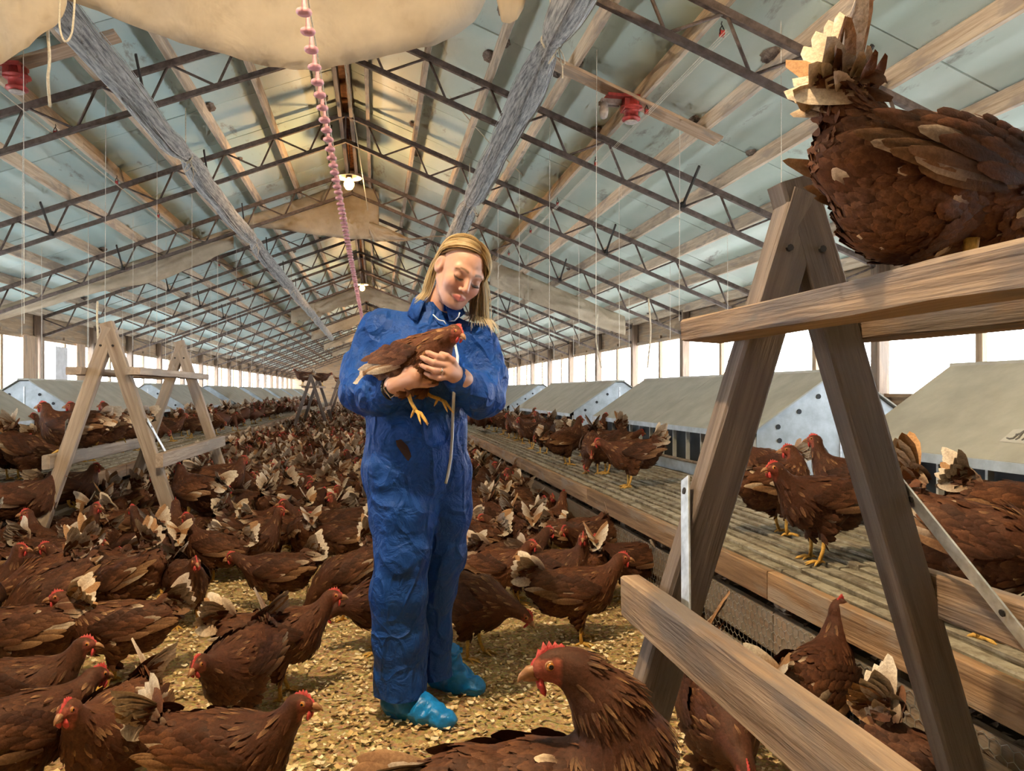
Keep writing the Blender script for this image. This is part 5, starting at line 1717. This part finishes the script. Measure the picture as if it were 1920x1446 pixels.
# shirt collar: two turned-down leaves round the neck
def collar():
    b = MB(); c = W(818, 580, 0.01); n = 40; V_ = []
    for i in range(n + 1):
        t = i / n
        a = R(-62) + R(304) * t            # open towards the front of the body
        fwd = R(-62)                        # body front direction in her frame (picture right, towards camera)
        ang = fwd + a + R(62)
        opn = min(t, 1 - t)
        lift = 0.030 * min(1, opn / 0.25)
        cs, sn = math.cos(ang), math.sin(ang)
        tip = max(0, 1 - opn / 0.16)
        wob = 0.004 * nz(t * 9, 1, 2)
        # stand inside, fold on top, leaf outside
        for (r_, z_) in ((0.060, -0.012), (0.062, 0.012 + lift), (0.067, 0.020 + lift + wob), (0.075, 0.012 + lift), (0.096 + 0.012 * tip, -0.026 - 0.022 * tip + lift * 0.4 + wob)):
            V_.append(c + V3(cs * r_ * 1.05, sn * r_, z_))
    f = []
    for i in range(n):
        for j in range(4):
            a = i * 5 + j
            f.append((a, a + 1, a + 6, a + 5))
    b.add(V_, f)
    o = b.build('collar', M_BLUE, co, True)
    sd = o.modifiers.new('thick', 'SOLIDIFY'); sd.thickness = 0.003
collar()
# cuffs: gathered elastic rings
for pts in (ARM_R, ARM_L):
    (a, ra), (b_, rb) = pts[-2], pts[-1]
    d = (b_ - a) / np.linalg.norm(b_ - a)
    cb = MB()
    cb.tube([b_ - d * 0.01, b_ + d * 0.02, b_ + d * 0.035, b_ + d * 0.045, b_ + d * 0.047], [rb * 0.98, rb * 0.86, rb * 0.90, rb * 0.82, rb * 0.6], 22)
    me = cb.mesh('cuff', [M_BLUE], True)
    for v in me.vertices:
        k = 1 + 0.06 * nz(v.co.x * 60, v.co.y * 60, v.co.z * 60)
        v.co = Vector(b_) + (v.co - Vector(b_)) * k
    mobj('cuff', me, co)

# shoe covers: crinkled film over shoes
def shoe(hp, tp, r0, nm_seed):
    hp, tp = np.array(hp), np.array(tp)
    d = tp - hp; dl = np.linalg.norm(d); d /= dl
    sdv = np.cross(V3(0, 0, 1), d)
    def f(P):
        e = sd_cone(P, hp + V3(0, 0, 0.044), hp + d * dl * 0.45 + V3(0, 0, 0.044), 0.046, 0.050)
        e = smin(e, sd_cone(P, hp + d * dl * 0.45 + V3(0, 0, 0.036), tp - d * 0.03 + V3(0, 0, 0.030), 0.047, 0.036, ((0, 0, 1), 0.85)), 0.03)
        e = smin(e, sd_cone(P, hp + d * 0.02 + V3(0, 0, 0.05), hp + d * 0.04 + V3(0, 0, 0.115), 0.046, 0.050), 0.03)
        return smax(e, 0.004 - P[:, 2], 0.006)
    lo = np.minimum(hp, tp) - 0.09; hi = np.maximum(hp, tp) + 0.09; lo[2] = -0.01; hi[2] = 0.19
    v, q = surf(f, lo, hi, 0.0055)
    n_ = grad(f, v)
    dp = np.array([0.0075 * (1 - 2.4 * abs(nz(p[0] * 17 + nm_seed, p[1] * 17, p[2] * 26))) + 0.003 * nz(p[0] * 40, p[1] * 40, p[2] * 40 + nm_seed) for p in v])
    v = v + n_ * dp[:, None]; v[:, 2] = np.maximum(v[:, 2], 0.002)
    b = MB(); b.add(v, q.tolist())
    so = b.build('shoe_cover', M_SHOE, woman, True)
    # elastic top ring
    e = MB(); c = hp + d * 0.04 + V3(0, 0, 0.14)
    e.tube([c + V3(math.cos(a) * 0.054, math.sin(a) * 0.054, 0.004 * math.sin(9 * a)) for a in np.linspace(0, 2 * PI, 40)], 0.005, 5)
    e.build('elastic', M_SHOE, so, True)
g0 = lambda px, py: V3(*(np.array([0, 0, 0.0])))
def flr(px, py):
    Z = CAMH * F / (py - HOR)
    return V3((px - 960) / F * Z - X0, Z - WZ, 0.0)
shoe(flr(742, 1340), flr(848, 1368), 0.05, 1)
shoe(flr(822, 1286), flr(902, 1306), 0.05, 5)

# ------------------------------------------------------------------ head
def skin_mat():
    m, nt, bs = newmat('fair_skin')
    at = nt.nodes.new('ShaderNodeAttribute'); at.attribute_name = 'Col'
    v = coords(nt, (1, 1, 1), 'Object')
    n1 = noise(nt, v, 35, 4, 0.6)
    c = mix(nt, at.outputs['Color'], (0.93, 0.86, 0.84), ramp(nt, [(0.4, (0.6,) * 3), (0.65, (0, 0, 0))], n1), 'MULTIPLY')
    nt.links.new(c, bs.inputs['Base Color'])
    bs.inputs['Roughness'].default_value = 0.48
    bs.inputs['Subsurface Weight'].default_value = 0.0
    bs.inputs['Subsurface Radius'].default_value = (0.012, 0.005, 0.003)
    bs.inputs['Subsurface Scale'].default_value = 0.6
    return m
M_SKIN = skin_mat()
SKIN = np.array((0.60, 0.34, 0.255)); LIP = np.array((0.50, 0.14, 0.13)); BROW = np.array((0.22, 0.125, 0.07)); LASH = np.array((0.035, 0.02, 0.015))
HC = W(864, 510, -0.04)                       # head centre, level with the eyes between the ears
HM = roty(R(29)) @ rotx(R(14)) @ rotz(R(30))
def toh(P): return ((P - HC) @ HM)
def frh(p): return HC + HM @ np.asarray(p, float)
NECK0 = W(815, 600, 0.03)
def head_sdf(P):
    q = toh(P)
    a = np.abs(q[:, 0])
    s = np.stack([a, q[:, 1], q[:, 2]], -1)          # mirror
    d = sd_ell(q, (0, 0.012, 0.036), (0.071, 0.090, 0.079))
    d = smin(d, sd_ell(q, (0, -0.032, -0.018), (0.059, 0.057, 0.082)), 0.03)
    d = smin(d, sd_ell(q, (0, -0.040, -0.066), (0.043, 0.045, 0.042)), 0.025)      # jaw
    d = smin(d, sd_cone(s, (0.052, 0.012, -0.045), (0.020, -0.060, -0.094), 0.016, 0.016), 0.025)
    d = smin(d, sd_ell(q, (0, -0.074, -0.097), (0.018, 0.016, 0.015)), 0.018)        # chin
    d = smin(d, sd_ell(s, (0.035, -0.060, -0.030), (0.026, 0.024, 0.026)), 0.022)   # cheeks
    d = smin(d, sd_cone(s, (0.010, -0.083, 0.018), (0.045, -0.067, 0.020), 0.010, 0.009), 0.016)  # brow ridge
    d = smax(d, -sd_ell(s, (0.031, -0.103, 0.000), (0.017, 0.020, 0.0125)), 0.012)   # eye socket
    d = smin(d, sd_ell(s, (0.031, -0.0725, 0.000), (0.0150, 0.0135, 0.0120)), 0.004) # closed lids
    d = smin(d, sd_cone(q, (0, -0.086, 0.010), (0, -0.108, -0.030), 0.0075, 0.0105), 0.010)   # nose
    d = smin(d, sd_ell(q, (0, -0.107, -0.034), (0.0095, 0.0105, 0.0085)), 0.006)
    d = smin(d, sd_ell(s, (0.0120, -0.096, -0.037), (0.0065, 0.0095, 0.0068)), 0.005)
    d = smax(d, -sd_ell(s, (0.0065, -0.102, -0.0445), (0.0032, 0.0045, 0.004)), 0.003)
    d = smin(d, sd_cone(s, (0.000, -0.0955, -0.0610), (0.0200, -0.0845, -0.0645), 0.0060, 0.0032), 0.006)  # upper lip
    d = smin(d, sd_cone(s, (0.000, -0.0945, -0.0715), (0.0170, -0.0850, -0.0685), 0.0068, 0.0036), 0.006)  # lower lip
    d = smax(d, -sd_cone(s, (0.000, -0.1040, -0.0660), (0.0230, -0.0905, -0.0662), 0.0016, 0.0014), 0.003) # mouth line
    ear = sd_ell(s, (0.074, 0.016, -0.006), (0.010, 0.020, 0.031), rotz(R(-22)))
    ear = smax(ear, -sd_ell(s, (0.084, 0.010, -0.002), (0.008, 0.011, 0.019), rotz(R(-22))), 0.004)
    d = smin(d, ear, 0.008)
    d = smin(d, sd_cone(P, frh((0, 0.022, -0.055)), NECK0, 0.048, 0.056), 0.025)
    return d
lo = HC - V3(0.15, 0.15, 0.23); hi = HC + V3(0.15, 0.15, 0.16)
V, Q = surf(head_sdf, lo, hi, 0.0031)
q = toh(V); a = np.abs(q[:, 0])
C = np.tile(SKIN, (len(V), 1))
def blob(c, r, s=1.0):
    e = ((np.stack([a, q[:, 1], q[:, 2]], -1) - V3(*c)) / V3(*r)); return np.clip(1.6 - 1.6 * np.sqrt((e * e).sum(1)), 0, 1)[:, None] * s
C = C + (np.array((0.62, 0.27, 0.21)) - C) * blob((0.036, -0.075, -0.034), (0.030, 0.05, 0.030), 0.55)
C = C + (np.array((0.60, 0.26, 0.20)) - C) * blob((0.0, -0.112, -0.034), (0.018, 0.02, 0.016), 0.5)
lipm = np.clip(1 - np.abs(q[:, 2] + 0.0665) / np.maximum(0.0125 * (1 - (a / 0.0255) ** 2), 1e-4), 0, 1) * (q[:, 1] < -0.075) * (a < 0.0255)
C = C + (LIP - C) * np.clip(lipm * 3.0, 0, 0.9)[:, None]
bz = 0.0215 + 0.004 * np.sin((a - 0.012) / 0.036 * PI) - 0.004 * (a > 0.04)
bm = np.clip(1.4 - np.abs(q[:, 2] - bz) / (0.0042 * np.clip(1.15 - (a - 0.012) / 0.055, 0.35, 1.1)), 0, 1) * ((a > 0.012) & (a < 0.053) & (q[:, 1] < -0.04))
C = C + (BROW * 0.7 - C) * (0.9 * bm)[:, None]
lid = -0.0072 - 0.0035 * (1 - ((a - 0.031) / 0.016) ** 2)
lm = np.clip(1.5 - np.abs(q[:, 2] - lid) / 0.0026, 0, 1) * ((a > 0.015) & (a < 0.048) & (q[:, 1] < -0.06))
C = C + (LASH - C) * (0.92 * lm)[:, None]
sh = blob((0.031, -0.085, 0.006), (0.020, 0.03, 0.010), 0.35)
C = C + (np.array((0.50, 0.26, 0.19)) - C) * sh
hb = MB(); hb.add(V, Q.tolist(), C)
head = hb.build('head', M_SKIN, woman, True)
# lashes: fine dark fringes along the lowered lids
lb = MB()
for sg in (-1, 1):
    for t in np.linspace(-1, 1, 17):
        x = sg * (0.031 + 0.0145 * t); z = -0.0085 - 0.0032 * (1 - t * t); y = -0.0850 + 0.0035 * t * t
        p = V3(x, y, z)
        lb.tube([frh(p), frh(p + V3(sg * 0.002 * t, -0.0045, -0.0030)), frh(p + V3(sg * 0.004 * t, -0.0075, -0.0035))], [0.0008, 0.0006, 0.0002], 4)
lm_ = plain('dark_lashes', (0.03, 0.018, 0.012), 0.6)
lb.build('eyelashes', lm_, head)

# hair: layered locks that run from the parting over the skull and then hang straight down
def hair_mat():
    m, nt, bs = newmat('blonde_hair')
    at = nt.nodes.new('ShaderNodeAttribute'); at.attribute_name = 'Col'
    nt.links.new(at.outputs['Color'], bs.inputs['Base Color'])
    bs.inputs['Roughness'].default_value = 0.36
    bs.inputs['Anisotropic'].default_value = 0.5
    tr = nt.nodes.new('ShaderNodeBsdfTranslucent'); nt.links.new(at.outputs['Color'], tr.inputs[0])
    ms = nt.nodes.new('ShaderNodeMixShader'); ms.inputs[0].default_value = 0.62
    out = [n for n in nt.nodes if n.type == 'OUTPUT_MATERIAL'][0]
    nt.links.new(bs.outputs[0], ms.inputs[1]); nt.links.new(tr.outputs[0], ms.inputs[2]); nt.links.new(ms.outputs[0], out.inputs[0])
    return m
M_HAIR = hair_mat()
def skull(P):
    q = toh(P)
    d = sd_ell(q, (0, 0.012, 0.036), (0.074, 0.093, 0.082))
    d = smin(d, sd_ell(q, (0, -0.030, -0.020), (0.064, 0.058, 0.085)), 0.03)
    return smin(d, sd_cone(P, frh((0, 0.03, -0.05)), NECK0, 0.055, 0.06), 0.03)
def body_block(P): return np.minimum(skull(P), cover_sdf(P) - 0.010)
gh = np.random.default_rng(12)
hairs = MB()
NS = 1300
SKR = V3(0.0745, 0.0935, 0.0825); SKC = V3(0, 0.012, 0.036)
cols, off, lens, lead = [], [], [], []
NL_ = 11
for i in range(NS):
    sg = 1 if gh.random() < 0.42 else -1
    v = gh.random()                          # front .. back along the parting
    py = -0.060 + 0.145 * v
    S = V3(0.012 + sg * abs(gh.normal(0, 0.004)), py, 0.036 + 0.0825 * math.sqrt(max(0.05, 1 - ((py - 0.012) / 0.0935) ** 2)))
    if sg < 0: T = V3(-0.074, 0.036 + 0.055 * v + gh.normal(0, 0.006), 0.028 + gh.normal(0, 0.006) - 0.02 * v)
    else: T = V3(0.080, -0.062 + 0.115 * v + gh.normal(0, 0.008), 0.012 + gh.normal(0, 0.008) - 0.02 * v)
    a0 = (S - SKC) / SKR; a1 = (T - SKC) / SKR
    o_ = gh.uniform(0.03, 0.24)
    pts = []
    f0 = max(0.0, gh.uniform(-0.45, 0.5))
    for t in np.linspace(f0, 1, NL_):
        q_ = a0 * (1 - t) + a1 * t
        q_ = q_ / np.linalg.norm(q_) * (0.99 + o_ * min(1, 0.1 + 1.5 * (t - f0)))
        pts.append(frh(SKC + q_ * SKR))
    lead.append(pts)
    off.append(0.003 + 0.010 * gh.random())
    lens.append(gh.uniform(0.13, 0.215) if sg > 0 else gh.uniform(0.12, 0.20))
    bl = np.array((0.60, 0.40, 0.16)); k = gh.random()
    c = bl * (1 - k) + np.array((0.86, 0.70, 0.42)) * k
    if gh.random() < 0.08: c = np.array((0.40, 0.25, 0.10))
    cols.append(c * gh.uniform(0.85, 1.1))
off = np.array(off); cols = np.array(cols); lens = np.array(lens)
LD = np.array(lead)
STEP = 0.0115; nst = int(0.26 / STEP)
Pp = LD[:, -1].copy(); D = LD[:, -1] - LD[:, -2]; D /= np.linalg.norm(D, axis=1, keepdims=True)
tr_ = [LD[:, j] for j in range(NL_)]
leftm = toh(Pp)[:, 0] < 0
for s_ in range(nst):
    D = D + V3(0, 0, -0.30) + gh.normal(0, 0.015, D.shape)
    D[leftm] += V3(-0.07, 0.02, 0); D[~leftm] += V3(0.0, -0.035, 0)
    D /= np.linalg.norm(D, axis=1, keepdims=True)
    Pn = Pp + D * STEP
    dv = body_block(Pn); push = np.clip(off - dv, 0, 0.02)
    Pn = Pn + grad(body_block, Pn, 0.003) * push[:, None]
    D2 = Pn - Pp; D = D2 / (np.linalg.norm(D2, axis=1, keepdims=True) + 1e-9)
    Pp = Pn; tr_.append(Pp.copy())
TR = np.stack(tr_, 1)
for i in range(NS):
    n = NL_ + int(lens[i] / STEP)
    pts = TR[i, :n]
    k = len(pts)
    t = np.gradient(pts, axis=0); t /= np.linalg.norm(t, axis=1, keepdims=True) + 1e-9
    nn = grad(skull, pts, 0.004)
    sd_ = np.cross(t, nn); sd_ /= np.linalg.norm(sd_, axis=1, keepdims=True) + 1e-9
    th_ = gh.uniform(-1.3, 1.3) * np.clip((np.arange(k) - 6) / 6.0, 0, 1)[:, None]
    n2_ = np.cross(sd_, t); sd_ = sd_ * np.cos(th_) + n2_ * np.sin(th_); nn = np.cross(sd_, t) * -1.0
    wv = 0.0036 * np.clip(1.15 - np.linspace(0, 1, k) ** 3, 0.1, 1) * gh.uniform(0.6, 1.2)
    A = pts - sd_ * wv[:, None]; B = pts + sd_ * wv[:, None]; M_ = pts + nn * (wv * 0.35)[:, None]
    v = np.stack([A, M_, B], 1).reshape(-1, 3)
    f = []
    for j in range(k - 1):
        f += [(3 * j, 3 * j + 1, 3 * j + 4, 3 * j + 3), (3 * j + 1, 3 * j + 2, 3 * j + 5, 3 * j + 4)]
    rootdark = np.clip(np.linspace(0, 1, k) / 0.16, 0.0, 1)[:, None]
    cc = (np.array((0.34, 0.205, 0.085)) * (1 - rootdark) + cols[i] * rootdark)
    cc = cc + (np.array((0.92, 0.82, 0.62)) - cc) * (0.6 * np.linspace(0, 1, k)[:, None])  # paler towards the tips, backlight glow put into the colour
    hairs.add(v, f, np.repeat(cc, 3, 0))
# scalp cap under the locks
Vc, Qc = surf(lambda P: smax(sd_ell(toh(P), (0, 0.012, 0.037), (0.0735, 0.0925, 0.0815)), np.maximum(-(toh(P)[:, 2] + 0.95 * toh(P)[:, 1] - 0.046), -0.2), 0.01), HC - 0.16, HC + 0.16, 0.006)
hairs.add(Vc, Qc.tolist(), np.array((0.42, 0.27, 0.11)))
hairs.build('hair', M_HAIR, woman, True)

# ------------------------------------------------------------------ hands
def hand(nm, palm, fingers, wrist, nails=True):
    """palm: list of (a, b, ra, rb); fingers: list of joint lists with radii"""
    def f(P):
        d = None
        for (a, b, ra, rb) in palm:
            e = sd_cone(P, a, b, ra, rb)
            d = e if d is None else smin(d, e, 0.016)
        for fg in fingers:
            e = None
            for (a, ra), (b, rb) in zip(fg[:-1], fg[1:]):
                e2 = sd_cone(P, a, b, ra, rb); e = e2 if e is None else smin(e, e2, 0.003)
            d = smin(d, e, 0.0045)
        (a, ra), (b, rb) = wrist
        return smin(d, sd_cone(P, a, b, ra, rb), 0.02)
    allp = np.array([p for fg in fingers for p, _ in fg] + [x for pl in palm for x in pl[:2]] + [wrist[0][0], wrist[1][0]])
    v, q_ = surf(f, allp.min(0) - 0.045, allp.max(0) + 0.045, 0.0025)
    C = np.tile(SKIN * 0.98, (len(v), 1))
    for fg in fingers:
        for p, r_ in fg[1:]:
            e = np.exp(-((v - p) ** 2).sum(1) / (0.012 ** 2))[:, None]
            C = C + (np.array((0.62, 0.28, 0.22)) - C) * e * 0.35
    b = MB(); b.add(v, q_.tolist(), C)
    o = b.build(nm, M_SKIN, woman, True)
    return o
dL = -0.285
left = hand('hand', [(W(866, 712, -0.235), W(842, 700, dL), 0.026, 0.022), (W(862, 706, -0.24), W(840, 684, dL), 0.024, 0.018)],
     [[(W(843, 678, dL), 0.0105), (W(820, 669, dL - 0.022), 0.0098), (W(805, 663, dL - 0.02), 0.0088), (W(793, 658, dL - 0.005), 0.0070)],
      [(W(841, 687, dL - 0.004), 0.0108), (W(814, 681, dL - 0.03), 0.0100), (W(800, 675, dL - 0.028), 0.0090), (W(787, 668, dL - 0.012), 0.0072)],
      [(W(841, 697, dL - 0.004), 0.0104), (W(815, 695, dL - 0.03), 0.0098), (W(801, 690, dL - 0.028), 0.0086), (W(789, 684, dL - 0.014), 0.0070)],
      [(W(843, 707, dL), 0.0095), (W(822, 709, dL - 0.022), 0.0088), (W(808, 705, dL - 0.022), 0.0078), (W(798, 700, dL - 0.012), 0.0062)],
      [(W(858, 695, dL + 0.02), 0.013), (W(848, 676, dL - 0.005), 0.0112), (W(838, 668, dL - 0.012), 0.0098), (W(827, 663, dL - 0.010), 0.0078)]],
     ((W(892, 728, -0.16), 0.032), (W(866, 711, -0.235), 0.027)))
dR = -0.26
right = hand('hand', [(W(742, 725, -0.245), W(776, 712, dR - 0.02), 0.027, 0.024), (W(742, 718, -0.24), W(778, 700, dR - 0.02), 0.025, 0.021)],
     [[(W(780, 698, dR - 0.02), 0.0105), (W(800, 692, dR), 0.0098), (W(815, 690, dR + 0.03), 0.0088), (W(822, 690, dR + 0.055), 0.0070)],
      [(W(782, 706, dR - 0.02), 0.0108), (W(806, 702, dR), 0.0100), (W(822, 701, dR + 0.03), 0.0090), (W(830, 701, dR + 0.055), 0.0072)],
      [(W(782, 714, dR - 0.018), 0.0104), (W(806, 712, dR), 0.0098), (W(820, 711, dR + 0.03), 0.0086), (W(828, 711, dR + 0.05), 0.0070)],
      [(W(779, 722, dR - 0.01), 0.0095), (W(800, 722, dR), 0.0088), (W(812, 721, dR + 0.02), 0.0078), (W(819, 720, dR + 0.04), 0.0062)],
      [(W(752, 708, dR), 0.013), (W(764, 694, dR - 0.018), 0.0112), (W(776, 688, dR - 0.024), 0.0098), (W(787, 684, dR - 0.020), 0.0078)]],
     ((W(716, 738, -0.165), 0.034), (W(742, 724, -0.245), 0.028)))
# ring on the left hand
rb_ = MB(); rc = W(829, 696, dL - 0.018)
rb_.tube([rc + V3(0.002 * math.cos(a), 0.0118 * math.sin(a), 0.0118 * math.cos(a)) for a in np.linspace(0, 2 * PI, 17)], 0.0016, 5)
rb_.lathe([(0.003, -0.002), (0.0035, 0.001), (0.0015, 0.003)], Matrix.Translation(Vector(rc + V3(0, -0.0125, 0))) @ Matrix.Rotation(PI / 2, 4, 'X'), 8)
rb_.build('ring', M_STEEL, left, True)
# wrist watch
wa = W(735, 729, -0.225); wd_ = W(742, 724, -0.245) - W(716, 738, -0.165); wd_ /= np.linalg.norm(wd_)
u1 = np.cross(wd_, V3(0, 0, 1)); u1 /= np.linalg.norm(u1); u2 = np.cross(wd_, u1)
wb_ = MB(); wb_.tube([wa + (u1 * math.cos(a) + u2 * math.sin(a)) * 0.0345 for a in np.linspace(0, 2 * PI, 25)], 0.0085, 8, flat=0.5)
wo = wb_.build('watch_strap', M_WATCH, right, True)
wf_ = MB(); wcn = wa + V3(0.004, -0.034, -0.004)
wf_.box(wcn, (0.036, 0.010, 0.040), rot=roty(R(-35))); wf_.build('watch_case', M_STEEL, right)
wg = MB(); wg.box(wcn + V3(0, -0.0055, 0), (0.030, 0.002, 0.034), rot=roty(R(-35))); wg.build('watch_face', M_WATCH, right)

# ------------------------------------------------------------------ the hen she holds
Hh = Hen(pitch=R(16), neck=[(0.055, 0, 0.232, 0.070), (0.100, 0, 0.272, 0.050), (0.140, -0.004, 0.292, 0.036), (0.166, -0.008, 0.306, 0.027)], head=(0.184, -0.010, 0.312), hyaw=R(-14), hpitch=R(-20), tail=-10, spread=0.5, legs='dangle')
hm_ = hen_meshes(hen_parts(Hh, 0.0065, 1900, 503, 1.25), 'held')
hp_ = W(780, 738, -0.215)
hw = Vector(wbase) + Matrix.Rotation(-TH, 3, 'Z') @ Vector(hp_)
hen(hw.x, hw.y, hw.z - 0.080, -30, 'held', 'chestnut hen held in the arms of the woman, yellow feet dangling', None, 0.86, meshes=hm_)
